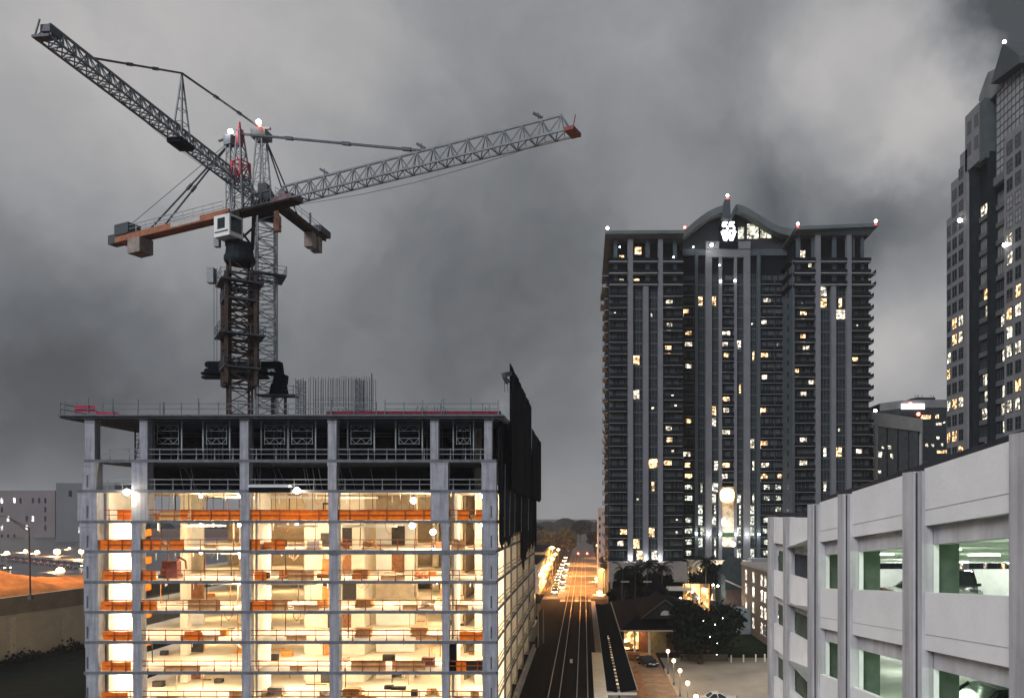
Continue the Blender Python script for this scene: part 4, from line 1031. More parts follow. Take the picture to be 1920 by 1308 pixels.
for (a,b,D,kd,k1) in wbays:
    for k in range(0, k1):
        py = 1052-21.6*k; z0 = zT(k); hit = near_lit(a,b,py)
        x0,x1 = tx(a,D),tx(b,D); yb = D+(1.35 if D == DT else 1.15)
        low = D == DC and k < 7 and a not in (1355,)
        if a == 1355 and k < 7: continue
        # glass with mullions in one mesh: slot 0 glass, slot 1 frame, slot 2 lit room
        m = MB(); lit = None
        lm = WARM if hit and tr.random() < .5 else WHITE
        if low and (k*7+int(a))%5: lm = GREENISH; hit = (0.5*(a+b), 0)
        if kd == 'w':
            zz0, zz1 = z0+.35, z0+2.85
            n = 3; fy = yb-.25
            m.m(0).box(x0,x1,fy,fy+.05,zz0,zz1)
            for i in range(n+1): xx = x0+(x1-x0)*i/n; m.m(1).box(xx-.04,xx+.04,fy-.05,fy-.002,zz0,zz1)
            for zz in (zz0, zz0+.9, zz1): m.m(1).box(x0,x1,fy-.045,fy-.004,zz-.035,zz+.035)
            if hit:
                f0 = tr.choice((0,0,.33,.34)); f1 = tr.choice((1,.66,.66)); 
                if f1 <= f0: f1 = 1
                m.m(2).box(x0+(x1-x0)*f0+.05,x0+(x1-x0)*f1-.05,fy-.03,fy-.003,zz0+.05,zz1-.1)
            m.m(1).box(x0,x1,yb-.3,yb-.1,z0-.12,z0+.10)
        else:
            fy = yb-.06; n = 3 if (b-a) < 24 else 5
            m.m(0).box(x0,x1,fy,fy+.05,z0+.1,z0+2.7)
            for i in range(n+1): xx = x0+(x1-x0)*i/n; m.m(1).box(xx-.05,xx+.05,fy-.05,fy-.002,z0+.1,z0+2.7)
            # paler curtains
            for i in range(n):
                if tr.random() < .45: m.m(3).box(x0+(x1-x0)*(i+.12)/n,x0+(x1-x0)*(i+.88)/n,fy-.02,fy-.003,z0+.2,z0+2.5)
            if hit:
                c = tx(min(max(hit[0],a+3),b-3), D); hw = min((x1-x0)*.33, tr.uniform(.6,1.1))
                m.m(2).box(max(x0,c-hw),min(x1,c+hw),fy-.045,fy-.024,z0+.35,z0+2.35)
        if not hit and near_extra(a,b,py):
            c = x0+(x1-x0)*tr.uniform(.25,.75); h_ = tr.uniform(.25,.8); zc2 = z0+tr.uniform(1.0,2.1)
            m.m(2).box(c-tr.uniform(.12,.35),c+tr.uniform(.12,.35),fy-.05,fy-.024,zc2-h_*.5,zc2+h_*.5); hit = 1
        wins.append((bool(hit), D, m, [glassb, mat('tower_window_frame',(.07,.08,.085),.5,.2,1), lm, mat('drawn_curtain',(.045,.055,.06),.8,.3,.7)]))
        if kd == 'b':
            m = MB(); yf = D-.25 if D == DT else D+.2
            m.m(0).box(x0-.05,x1+.05,yf,yb-.1,z0-.04,z0+.045); m.m(1).box(x0,x1,yf+.02,yf+.06,z0+.1,z0+1.05); m.m(1).box(x0,x1,yf,yf+.08,z0+1.06,z0+1.10)
            for i in range(6): xx = x0+(x1-x0)*i/5; m.m(1).box(xx-.025,xx+.025,yf,yf+.05,z0+.06,z0+1.06)
            balc.append((b-a, m, [slabm, railk]))
def hundred(lst, name, key):
    lst.sort(key=key)
    for e in lst[:100]: e[-2].build(name, e[-1], ap)
    rest = lst[100:]
    if rest:
        big = MB(); mats = []; 
        for e in rest:
            n = len(big.v); big.v += e[-2].v
            for f, mi in zip(e[-2].f, e[-2].mi):
                mm = e[-1][mi]
                if mm not in mats: mats.append(mm)
                big.f.append(tuple(n+i for i in f)); big.mi.append(mats.index(mm))
        o = big.build(name, mats, ap); o['kind'] = 'stuff'
hundred(wins, 'window', lambda e: (not e[0], e[1]))
hundred(balc, 'balcony', lambda e: -e[0])
# three taller storeys at the head of each wing
for (a,b,cuts,yt) in ((1142,1281,(1187,1234,1243),448),(1489,1633,(1539,1588,1597),440)):
    for k in (24,25,26):
        z0 = zT(k); yf = DT-.3
        for (p,q) in ((a,cuts[0]-10),(cuts[0],cuts[1]),(cuts[2],b)):
            x0,x1 = tx(p),tx(q); m = MB(); m.m(0).box(x0,x1,yf,DT+1.3,z0-.14,z0+.08); m.m(1).box(x0,x1,yf+.03,yf+.08,z0+.1,z0+1.0)
            m.build('balcony', [slabm, railk], ap)
for (px,w_) in ((1151,7),(1211,8),(1263,7),(1495,8),(1524,5),(1563,8),(1617,6),(1601,4)):
    MB().box(tx(px),tx(px+w_),DT+1.0,DT+1.6,zT(24)+.1,zT(26)+7.2).build('upper_column', pierd, ap)
for (a,b,yt) in ((1141,1281,448),(1487,1632,440)):
    MB().box(tx(a)+1,tx(b)-.5,DT+3.4,DT+33,zT(26),Z_(yt,DT)).build('penthouse_wall', wallk, ap)
for (px,py,w_,m_) in ((1197,470,12,WARM),(1166,485,9,WARM),(1165,529,9,WHITE),(1194,529,10,WARM),(1522,494,6,WHITE),(1508,476,9,WHITE)):
    z = Z_(py,DT+1.3); MB().box(tx(px-w_/2),tx(px+w_/2),DT+1.30,DT+1.36,z-.9,z+.9).build('lit_window', m_, ap)
# side balconies at outer flanks
for side, x in ((-1, tx(1141)), (1, tx(1632))):
    for k in range(0, 26):
        z0 = zT(k)
        for (y0,y1) in ((DT+2,DT+9),(DT+18,DT+25)) if side < 0 else ((DT+.2,DT+4),):
            m = MB(); xa = x+side*(1.0 if k < 24 else 1.6)
            m.m(0).box(x,xa,y0,y1,z0-.1,z0+.06); m.m(1).box(xa-.04*side,xa,y0,y1,z0+.1,z0+1.05)
            balc_o = m.build('side_balcony', [slabm, railk], ap)
# white-ish flank of the right wing, seen at an angle
for k in range(0, 26):
    z0 = zT(k)
    for yy in (DT+3.2,):
        MB().box(tx(1485.5)-.03,tx(1485.5)-.005,yy,yy+1.5,z0+.8,z0+2.1).build('flank_window', glassd, ap)
for k in (24,25,26):
    z0 = zT(k); m = MB(); m.hexa([(tx(1489),DT-.3,z0-.9),(tx(1489),DC,z0-.9),(tx(1489),DC,z0-.9),(tx(1489),DT-.3,z0-.9)],[(tx(1489),DT-.3,z0),(tx(1489)-1.5,DT+1,z0),(tx(1489)-1.5,DC-1,z0),(tx(1489),DC,z0)])
    m.build('corner_balcony', wallk, ap)
# flat flared cornices of the wings
def cornice(a0,a1,b0,b1,yt0,yt1,yb):
    """a: px range at the roof edge, b: px range at the bottom of the flare"""
    x0,x1,u0,u1 = tx(a0,DT-1.5),tx(a1,DT-1.5),tx(b0),tx(b1); zt0 = Z_(yt0,DT-1.5); zt1 = Z_(yt1,DT-1.5); zb_ = Z_(yb,DT)
    m = MB()
    m.hexa([(x0,DT-1.5,zt0-.9),(x1,DT-1.5,zt1-.9),(x1,DT+34,zt1-.9),(x0,DT+34,zt0-.9)],[(x0,DT-1.5,zt0),(x1,DT-1.5,zt1),(x1,DT+34,zt1),(x0,DT+34,zt0)])
    m.build('roof_slab', roofm, ap)
    m = MB(); m.hexa([(u0,DT+.2,zb_),(u1,DT+.2,zb_),(u1,DT+32,zb_),(u0,DT+32,zb_)],[(x0+.2,DT-1.2,zt0-.9),(x1-.2,DT-1.2,zt1-.9),(x1-.2,DT+33,zt1-.9),(x0+.2,DT+33,zt0-.9)])
    m.build('roof_soffit', roofm, ap)
cornice(1135,1283,1142,1280,432,431,446); cornice(1494,1646,1487,1632,424,418,440)
# slanting edges beside the central gable
m = MB().hexa([(tx(1466,DC),DC-1,Z_(464,DC)),(tx(1470,DC),DC-1,Z_(464,DC)),(tx(1470,DC),DC+1,Z_(464,DC)),(tx(1466,DC),DC+1,Z_(464,DC))],[(tx(1490),DT-1.4,Z_(428,DT)),(tx(1500),DT-1.4,Z_(428,DT)),(tx(1500),DT+1,Z_(428,DT)),(tx(1490),DT+1,Z_(428,DT))])
m.build('roof_edge', mat('green_grey_fascia',(.14,.17,.13),.8,.2,.5), ap)
# curved gable roof over the centre
def curve(pts, th, name, y0=DC-2.5, y1=DT+30, mm=None):
    D = DC-2.5; top = [(X_(px,D), Z_(py,D)) for px,py in pts]; bot = [(x, z-th*1.0) for x,z in top]
    return MB().prism([p for p in bot]+[p for p in reversed(top)], y0, y1).build(name, mm or roofm, ap)
curve([(1276,433),(1284,430),(1292,424),(1302,415),(1315,405),(1330,395),(1345,388),(1357,384.5)], 1.9, 'curved_roof')
curve([(1379,384),(1383,382.5),(1392,385),(1405,391),(1420,400),(1435,410),(1450,419),(1465,425),(1480,428),(1494,429)], 1.9, 'curved_roof')
D = DC-2.2
poly = [(X_(px,D),Z_(py,D)) for px,py in ((1283,466),(1487,466),(1487,440),(1465,433),(1440,420),(1420,408),(1400,398),(1383,392),(1372,410),(1362,410),(1352,395),(1330,403),(1310,415),(1295,428),(1286,440))]
MB().prism(poly, DC+1.0, DC+3).build('gable_wall', mat('gable_black_glass',(.010,.013,.017),.3,.4,.3), ap)
MB().prism([(X_(px,D-.6),Z_(py,D-.6)) for px,py in ((1353,408),(1356,386),(1359,374),(1369,374),(1370,406),(1367,412),(1362,410))], DC-2.9, DC-1.2).build('roof_fin', pierd, ap)
MB().prism([(X_(px,D-.6),Z_(py,D-.6)) for px,py in ((1369,408),(1380,384),(1382,384),(1382,390),(1373,411))], DC-2.9, DC-1.2).build('roof_fin', pierd, ap)
D = DC
MB().box(X_(1349,D),X_(1382,D),DC-.4,DC+.9,Z_(466,D),Z_(412,D)).build('sign_panel', black, ap)
MB().box(X_(1324,D),X_(1348,D),DC-.3,DC+.9,Z_(467,D),Z_(453,D)).build('gable_block', pier, ap)
MB().box(X_(1384,D),X_(1407,D),DC-.3,DC+.9,Z_(467,D),Z_(453,D)).build('gable_block', pier, ap)
for (a,b,y0,y1) in ((1384,1395,448,426),(1401,1422,447,420),(1426,1437,446,430),(1438,1447,446,437)):
    D = DC+.9; MB().box(X_(a,D),X_(b,D),DC+.9,DC+.98,Z_(y0,D),Z_(y1,D)).build('gable_window', litwin('gable_lit_window',(.95,.93,.72),.4,.9), ap)
point('gable_floodlight', (X_(1335,202),202.6,Z_(459,202)), 260, (1,.97,.88), .5)
MB().ball((X_(1335,203),203.6,Z_(459,203.6)), .5).build('floodlight', emis('dim_floodlight',(1,.97,.9),2.2), ap, smooth=True)
# the sign: 55 over a W
sgn = emis('sign_white', (1,1,1), 3.2)
D = DC-.45; s_ = 1.0
def stroke(pts, w): 
    m = MB()
    for a,b in zip(pts[:-1],pts[1:]): m.bar((a[0],D,a[1]),(b[0],D,b[1]), w, 4)
    return m
cx, cz_ = X_(1366,D), Z_(434,D); u = D/F
def five(ox):
    return [(cx+(ox+p)*u, cz_+q*u) for p,q in ((4.3,16.5),(-3.6,16.5),(-4.0,9.5),(1.5,10.5),(4.3,7.5),(4.0,2.5),(0,.2),(-4.2,1.8))]
for ox in (-6.6, 6.2):
    stroke(five(ox), .42).build('sign_digit', sgn, ap)
stroke([(cx+p*u, cz_+q*u) for p,q in ((-11.5,0),(-6,-16.5),(-.2,-3.5),(5.4,-16.5),(11.5,0))], .8).build('sign_letter', sgn, ap)
stroke([(cx+p*u, cz_+q*u) for p,q in ((-7,-2),(-4,-10),(-1,-2),(-4,-2)) ], .6).build('sign_letter', sgn, ap)
# roof lamps
for (px,py,D_,c) in ((1139,430,DT-1.5,'w'),(1284,429,DT-1.5,'r'),(1364,369,DC-2,'w'),(1496,422,DT-1.5,'w'),(1642,417,DT-1.5,'w')):
    p = at(px,py,D_)
    MB().ball(p+Vector((0,0,.35)), .36,8,6).build('obstruction_lamp', whitelamp if c == 'w' else redl, ap, smooth=True)
    if c == 'w' and px != 1139: MB().lathe(p-Vector((0,0,.75)), [(.35,0),(.35,.5)], 8).build('red_lamp', emis('dim_red_lamp',(.9,.1,.1),.8,(.4,.05,.05)), ap)
# little lamps on the facade and wall washers
for (px,py) in ((1351,527),(1378,526),(1263,482),(1162,463),(1300,463),(1349,497)):
    p = at(px,py,DC-.3 if 1283<px<1480 else DT-.5); MB().ball(p,(.32 if px in (1351,1378) else .18),8,6).build('facade_lamp', whitelamp, ap, smooth=True)
for px,yy in ((1306,1000),(1329,1001),(1351,1001),(1380,1001),(1401,1001),(1423,1001)):
    p = at(px,yy,DC-.8)
    MB().box(p.x-.25,p.x+.25,p.y,p.y+.5,p.z-.2,p.z+.2).build('wall_washer', whitelamp, ap)
    point('washer_light', (p.x,p.y-.15,p.z+.7), 70, (1,.95,.85), .15); point('washer_light', (p.x,p.y-.15,p.z-.7), 70, (1,.95,.85), .15)
for px in (1182,1211,1238):
    p = at(px,1049,DT-.9); MB().box(p.x-.2,p.x+.2,p.y,p.y+.4,p.z-.15,p.z+.15).build('uplighter', whitelamp, ap); point('uplight', (p.x,p.y-.1,p.z+.5), 190, (1,.96,.9), .2)
# glowing lantern and mural bay
D = DC-.2
MB().lathe((X_(1363,D),DC-.6,Z_(942,D)), [(.6,0),(1.7,.5),(2.0,1.5),(2.0,2.8),(1.6,3.6),(.5,4.0)], 14).build('giant_lantern', emis('lantern_glow',(1,.62,.22),1.7), ap, smooth=True)
point('lantern_light', (X_(1363,D),DC-2.4,Z_(936,D)), 620, (1,.55,.18), .8)
MB().box(X_(1355,D),X_(1377,D),DC+.5,DC+.6,Z_(1045,D),Z_(912,D)).build('mural_bay', mat('mural_bay',(.42,.38,.30),.8,.6,.8), ap)
MB().box(X_(1354,D),X_(1379,D),DC+.3,DC+.49,Z_(1006,D),Z_(998,D)).build('planter', mat('planter_green',(.02,.05,.03),.9,.6,3), ap)
MB().box(X_(1355,D),X_(1377,D),DC+.3,DC+.48,Z_(1046,D),Z_(1025,D)).build('lobby_glass', glassb, ap)
for (px,py) in ((1357,978),(1375,1020),(1359,1018)):
    p = at(px,py,DC-.2); MB().ball(p,.7,10,7,1.7 if px==1357 else 1).build('mural_lamp', emis('mural_lamp',(1,.9,.7),1.6), ap, smooth=True)
point('mural_light', (X_(1366,200),DC-2.2,Z_(980,200)), 260, (1,.9,.75), .6); point('mural_light', (X_(1366,200),DC-2.2,Z_(1020,200)), 160, (1,.9,.8), .6)
# podium
podm = mat('podium_render', (.20,.18,.165), .85, .15, .5)
MB().box(tx(1141),tx(1287),DT-1.6,DT+1.3,5.9,11.0).build('podium_wall', podm, ap)
MB().box(tx(1143),tx(1286),DT-.6,DT+1.2,0,5.85).build('podium_recess', wallk, ap)
for px in (1144,1283): MB().box(tx(px),tx(px+4),DT-1.5,DT-.62,0,5.85).build('podium_column', podm, ap)
MB().box(X_(1288,DC),X_(1400,DC),DC-2.2,DC+1.1,9.2,10.9).build('lobby_canopy', mat('cream_canopy',(.5,.44,.36),.8,.15,1), ap)
MB().box(X_(1290,DC),X_(1396,DC),DC-.3,DC+.6,0,9.15).build('lobby_front', litwin('lobby_lit',(1,.66,.34),.7,.4), ap)
for i in range(9):
    px = 1292+i*12; MB().box(X_(px,DC),X_(px+3,DC),DC-.8,DC-.32,0,9.15).build('lobby_pillar', podm, ap)
for px in (1345,1352,1372): point('lobby_light', (X_(px,200),DC-3,8.2), 420, (1,.86,.62), .4)
MB().box(X_(1401,DC),X_(1450,DC),DC-5,DC+1.1,0,11.6).build('podium_wing', mat('podium_grey',(.17,.18,.20),.85,.2,.5), ap)
for zz in (3.5,7.6): MB().box(X_(1406,200),X_(1450,200),DC-5.1,DC-5.005,zz,zz+2.3).build('podium_opening', wallk, ap)

# ================================================================== OFFICE TOWER at the right edge
otm = mat('office_granite', (.165,.168,.178), .75, .14, .4)
otb = mat('office_spandrel', (.085,.095,.10), .6, .2, .4)
otd = mat('office_dark_rib', (.012,.016,.020), .5, .3, .4)
otg = mat('office_grey_glass', (.20,.205,.21), .25, .25, .35)
XO = 90.0
def yo(px): return F*XO/(px-1095)
def zo_(px, py): return CAMH+(965-py)/F*yo(px)
ot = wthing('office_tower', 'stepped granite office tower with dark glass centre strip and pointed roof', 'tower', (XO+15, yo(1850), 0))
P_ = 3.9; Z0 = 6.0
def blk(p0, p1, ztop, name='wall', x0=XO, x1=XO+40, m_=otm, zb=0): MB().box(x0, x1, yo(p1), yo(p0), zb, ztop).build(name, m_, ot)
y_s = [yo(1775), yo(1783), yo(1800), yo(1809), yo(1813.5)]
blk(1775,1783,96.4,'wall'); blk(1783,1800,104.5,'wall'); blk(1800,1809,109.3,'wall'); MB().box(XO,XO+40,yo(1813.5),yo(1809),0,109.3).build('wall', otm, ot); 
MB().box(XO,XO+40,yo(1838.5),yo(1809.5),104.0,117.2).build('upper_wall', otm, ot)
for (a,b) in ((1814,1821),(1827,1834.5)):
    for z in (107.2,112.2):
        m = MB(); m.box(XO-.05,XO-.003,yo(b),yo(a),z,z+3.0).build('window', glassd, ot)
MB().box(XO+2.2,XO+40,yo(1882),yo(1813.6),0,116.5).build('centre_wall', otd, ot)
MB().box(XO,XO+40,yo(1960),yo(1883),0,104.0).build('wall', otm, ot)
MB().box(XO+1.0,XO+40,yo(1960),yo(1911),104.0,116.0).build('upper_wall', otm, ot)
# ribs
MB().box(XO+.4,XO+2.3,yo(1821),yo(1814),0,103.9).build('rib', otd, ot)
MB().box(XO+.6,XO+2.3,yo(1852),yo(1846),0,zo_(1850,285)).build('rib', otd, ot)
MB().box(XO-.3,XO+2.3,yo(1850),yo(1839),zo_(1845,300),zo_(1845,188)).build('rib', mat('teal_grey_panel',(.05,.065,.07),.6,.2,.4), ot)
# curtain wall under the gable
m = MB(); ya, yb2 = yo(1912), yo(1861); zb_, ztp = 97.5, 116.8
m.m(0).box(XO+.9,XO+1.0,ya,yb2,zb_,ztp)
for i in range(8):
    y = ya+(yb2-ya)*i/7; m.m(1).box(XO+.8,XO+.9,y-.045,y+.045,zb_,ztp)
for i in range(12):
    z = zb_+(ztp-zb_)*i/11; m.m(1).box(XO+.78,XO+.9,ya,yb2,z-.05,z+.05)
m.build('curtain_wall', [otg, mat('curtain_mullion',(.05,.06,.065),.5,.2,1)], ot)
MB().box(XO+.3,XO+1.3,ya-1,yb2+.2,95.6,97.4).build('spandrel', otb, ot)
# gable roof, dark triangle with overhang
g = [(yo(1868),zo_(1868,158)),(yo(1891),zo_(1891,80)),(yo(1922),zo_(1922,104)),(yo(1922),zo_(1922,118))]
MB().prismx(g, XO-1.2, XO+30).build('gable_roof', mat('dark_slate_roof',(.045,.055,.06),.7,.2,.3), ot)
MB().prismx([(yo(1829),zo_(1829,190)),(yo(1831),zo_(1831,178)),(yo(1846),zo_(1846,136)),(yo(1862),zo_(1862,128)),(yo(1889.5),zo_(1889.5,83)),(yo(1872),zo_(1872,165)),(yo(1845),zo_(1845,192))], XO+.7, XO+30).build('shoulder_roof', mat('grey_metal_roof',(.13,.14,.14),.6,.2,.4), ot)
p = Vector((XO-1, yo(1892), zo_(1892,79))); MB().ball(p,.4,8,6).build('obstruction_lamp', emis('pink_lamp',(1,.75,.78),6), ot, smooth=True)
orr = random.Random(5)
owin = []
OL = litwin('office_warm_window',(1,.56,.24),1.0,.8); OW = litwin('office_white_window',(1,.88,.66),.6,.8)
def owindow(px0, px1, z0, h, x, lm, nn=2):
    y0, y1 = yo(px1), yo(px0); m = MB()
    m.m(0).box(x-.02,x+.1,y0,y1,z0,z0+h)
    if lm is not None:
        a = orr.choice((0,0,.2)); m.m(2).box(x-.05,x-.021,y0+.08+(y1-y0)*a,y1-.08,z0+.1,z0+h-.1)
    for i in range(nn+1): y = y0+(y1-y0)*i/nn; m.m(1).box(x-.09,x-.021,y-.05,y+.05,z0,z0+h)
    for zz in (z0,z0+h*.5,z0+h): m.m(1).box(x-.085,x-.022,y0,y1,zz-.05,zz+.05)
    return m, [glassd if orr.random()<.6 else glassb, mat('office_frame',(.06,.065,.07),.6,.2,1), lm or OW]
nfl = 27
for k in range(nfl):
    z0 = Z0+k*P_
    rowlit = orr.random() < .3
    for (a,b,kt) in ((1776.2,1783,23),(1786,1794.5,25),(1798,1806.5,26),(1888,1899,25),(1904,1915,25),(1921,1931,25)):
        if z0+3 > {1776.2:95,1786:103,1798:108}.get(a,103): continue
        q = orr.random(); lm = None
        hi = k > 19
        if (rowlit and q < .8) or q < .18: lm = OL if orr.random()<.45 else OW
        if hi: lm = None
        mm, mats = owindow(a,b,z0,2.6,XO,lm)
        if hi and a > 1880 and k < 22: mats[0] = otg
        owin.append((lm is not None, a, mm, mats))
    for (a,b) in ((1822.5,1845),(1853.5,1881)):
        if z0 > 94: continue
        MB().box(XO+1.6,XO+2.25,yo(b),yo(a),z0-1.0,z0+.1).build('spandrel', otb, ot)
        hi = 18 <= k <= 22
        m = MB(); y0,y1 = yo(b),yo(a); q = orr.random(); x = XO+2.1
        m.m(0).box(x,x+.08,y0,y1,z0+.12,z0+2.88)
        n = 6
        for i in range(n+1): y = y0+(y1-y0)*i/n; m.m(1).box(x-.07,x-.002,y-.05,y+.05,z0+.12,z0+2.88)
        lm = OW if orr.random() < .75 else OL
        if (q < .6 and not hi) or (hi and q < .3):
            a0 = orr.random()*.5; a1 = a0+.2+orr.random()*.4; m.m(2).box(x-.05,x-.003,y0+(y1-y0)*a0,y0+(y1-y0)*min(1,a1),z0+.3,z0+2.7)
        owin.append((True, a, m, [otg if hi else glassd, mat('office_frame',(.06,.065,.07)), lm]))
# windows of the two top steps
for (a,b,z0) in ((1786,1795,99.0),(1798,1807,103.8),(1787,1795,92.0)): pass
owin.sort(key=lambda e: (not e[0]))
for e in owin[:100]: e[2].build('window', e[3], ot)
big = MB(); mats = []
for e in owin[100:]:
    n = len(big.v); big.v += e[2].v
    for f, mi in zip(e[2].f, e[2].mi):
        mm = e[3][mi]
        if mm not in mats: mats.append(mm)
        big.f.append(tuple(n+i for i in f)); big.mi.append(mats.index(mm))
if big.v: o = big.build('window', mats, ot); o['kind'] = 'stuff'
for (px,py) in ((1803,413),(1888,459)):
    MB().ball(Vector((XO-.5,yo(px),zo_(px,py))),.45,8,6).build('facade_lamp', whitelamp, ot, smooth=True)

# ================================================================== MIDDLE BUILDINGS between the towers
def zz(py, D): return Z_(py, D)
ob = wthing('framed_office_block', 'pale concrete framed office block with tall dark glass strips, between the two towers', 'building', (90,225,0))
A = Vector((X_(1639,215),215,0)); B = Vector((X_(1728,230),230,0)); dv = (B-A).normalized(); nv = Vector((dv.y,-dv.x,0)); Lw = (B-A).length
def fb(l0,l1,n0,n1,z0,z1,name,mm):
    q = [A+dv*l0+nv*n0, A+dv*l1+nv*n0, A+dv*l1+nv*n1, A+dv*l0+nv*n1]
    return MB().hexa([(p.x,p.y,z0) for p in q][::-1],[(p.x,p.y,z1) for p in q][::-1]).build(name, mm, ob)
ctop = 52.9; pcm = mat('pale_block_concrete',(.33,.325,.32),.85,.12,.5)
fb(.0,Lw,-20,-.4,0,ctop-.5,'core', otd)
fb(-.6,Lw,-.39,.3,ctop-4.0,ctop,'frame_beam',pcm); fb(0,1.5,-.39,.28,0,ctop-4.0,'frame_column',pcm); fb(Lw-.7,Lw,-.39,.28,0,ctop-4.0,'frame_column',pcm)
q0 = A-dv*.6
fb(-1.4,-.62,-18,.2,ctop-4.6,ctop-.1,'frame_beam',pcm)
for i in range(4):
    a = 1.6+(Lw-2.4)*i/4
    fb(a+.15,a+(Lw-2.4)/4-.6,-.39,-.3,1,ctop-4.1,'glass_strip',mat('teal_glass',(.022,.035,.038),.2,.3,.6))
for (l0,l1,py0,py1,mm) in ((1.7,4.4,857,847,GREENISH),(8.8,10.0,858,849,WHITE),(1.9,4.0,887,882,WHITE),(7.4,9.2,840,834,WHITE),(4.2,5.4,840,836,WHITE)):
    fb(l0,l1,-.29,-.25,zz(py0,218),zz(py1,218),'lit_window',mm)
p = A+Vector((.5,.5,ctop+.4)); MB().ball(p,.5,8,6).build('roof_lamp', whitelamp, ob, smooth=True)
# round-cornered dark tower behind
D = 300; rb = wthing('far_office_tower', 'dark far office tower with a white lit band under its rounded top', 'tower', (X_(1720,D),D,0))
xa, xb = X_(1668,D), X_(1778,D)
poly = [(xa,D+10),(xa+6,D+2),(xa+14,D),(xb,D),(xb,D+30),(xa,D+30)]
MB().prismz(poly,0,Z_(750,D)).build('wall', mat('far_tower_wall',(.022,.027,.03),.6,.3,.2), rb)
MB().prismz([(x,y-.3) for x,y in poly],Z_(764,D),Z_(749,D)).build('top_band', mat('far_tower_band',(.13,.14,.145),.8,.2,.3), rb)
MB().box(X_(1689,D),X_(1732,D),D-.75,D-.35,Z_(767,D),Z_(757,D)).build('lit_band', emis('lit_white_band',(1,1,1),1.9), rb)
MB().prismz([(X_(1716,D),D+4),(X_(1722,D),D+1),(X_(1756,D),D+1),(X_(1762,D),D+4),(X_(1762,D),D+16),(X_(1716,D),D+16)],Z_(752,D),Z_(744,D)).build('plant_room', otd, rb)
for px in (1722,1726,1729,1735,1752,1757): MB().bar((X_(px,D),D+3,Z_(745,D)),(X_(px,D),D+3,Z_(738,D)),.18).build('antenna', dsteel, rb)
for (px,py) in ((1707,757),(1722,776)): MB().ball((X_(px,D-1),D-1,Z_(py,D-1)),.75,8,6).build('red_lamp', redl, rb, smooth=True)
for (px0,px1,py0,py1,mm) in ((1727,1745,785,778,WARM),(1754,1760,784,777,WARM),(1755,1766,797,792,WHITE),(1768,1772,793,790,WHITE),(1756,1761,824,818,WHITE),(1735,1740,837,831,WHITE),(1746,1751,837,832,WHITE),(1764,1768,836,831,WHITE),(1756,1775,849,844,WARM)):
    MB().box(X_(px0,D),X_(px1,D),D-.06,D-.01,Z_(py0,D),Z_(py1,D)).build('lit_window', mm, rb)
for i in range(9):
    z = Z_(772+i*11.8,D); MB().box(X_(1690,D),xb-.2,D-.05,D-.012,z-1.6,z-.5).build('window_band', glassb, rb)
# slim pale building left of the apartment tower
D = 240; sb = wthing('slim_pale_building', 'slim pale building just left of the apartment tower', 'building', (X_(1127,D),D,0))
MB().box(X_(1121.5,D),X_(1136,D),D,D+20,0,Z_(952,D)).build('wall', mat('pinkish_render',(.30,.26,.25),.85,.1,.4), sb)
for k in range(5): MB().box(X_(1123,D),X_(1126,D),D-.06,D-.01,Z_(975+k*15,D),Z_(968+k*15,D)).build('window', glassb, sb)

# ================================================================== TREES AND PALMS
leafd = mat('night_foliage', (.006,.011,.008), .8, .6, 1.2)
leafl = mat('lamp_lit_foliage', (.11,.075,.035), .8, .6, 1.2)  # street-lamp orange is put into this leaf colour
bark = mat('dark_bark', (.05,.04,.032), .9, .4, 3, .5)
def tree(label, x, y, zb, ztop, rx, nleaf, seed, lm=leafd, cat='tree', group=None, size=.42, clumps=9, trunk=.35, low=.35, name='tree'):
    r = random.Random(seed); t = wthing(name, label, cat, (x,y,zb), group); H = ztop-zb
    cl = []
    for i in range(clumps):
        a = r.uniform(0,6.28); q = r.random()**.5*.72
        cl.append(Vector((x+rx*q*math.cos(a), y+rx*q*math.sin(a), zb+H*(low+.12)+H*(1-low-.28)*r.random())))
    m = MB(); fork = Vector((x,y,zb+H*low*.75)); m.bar((x,y,zb-.1), fork, trunk*1.5, 8, trunk)
    for c in cl[:8]:
        mid = fork.lerp(c,.55)+Vector((0,0,H*.03)); m.bar(fork, mid, trunk*.75, 6, trunk*.4); m.bar(mid, c, trunk*.4, 5, trunk*.12)
    m.build('trunk', bark, t)
    m = MB()
    for _ in range(nleaf):
        c = r.choice(cl); cr = rx*r.uniform(.28,.46)
        d = Vector((r.gauss(0,1),r.gauss(0,1),r.gauss(0,.75))); d = d.normalized()*(r.random()**.45)
        p = c+Vector((d.x*cr,d.y*cr,d.z*min(cr,H*.28)))
        u = Vector((r.uniform(-1,1),r.uniform(-1,1),r.uniform(-1,1))).normalized(); v = u.cross(Vector((r.uniform(-1,1),r.uniform(-1,1),.3))).normalized()
        s1 = size*r.uniform(.6,1.3); m.face([p-u*s1, p-v*s1*.55, p+u*s1, p+v*s1*.55])
    m.build('crown', lm, t); return t
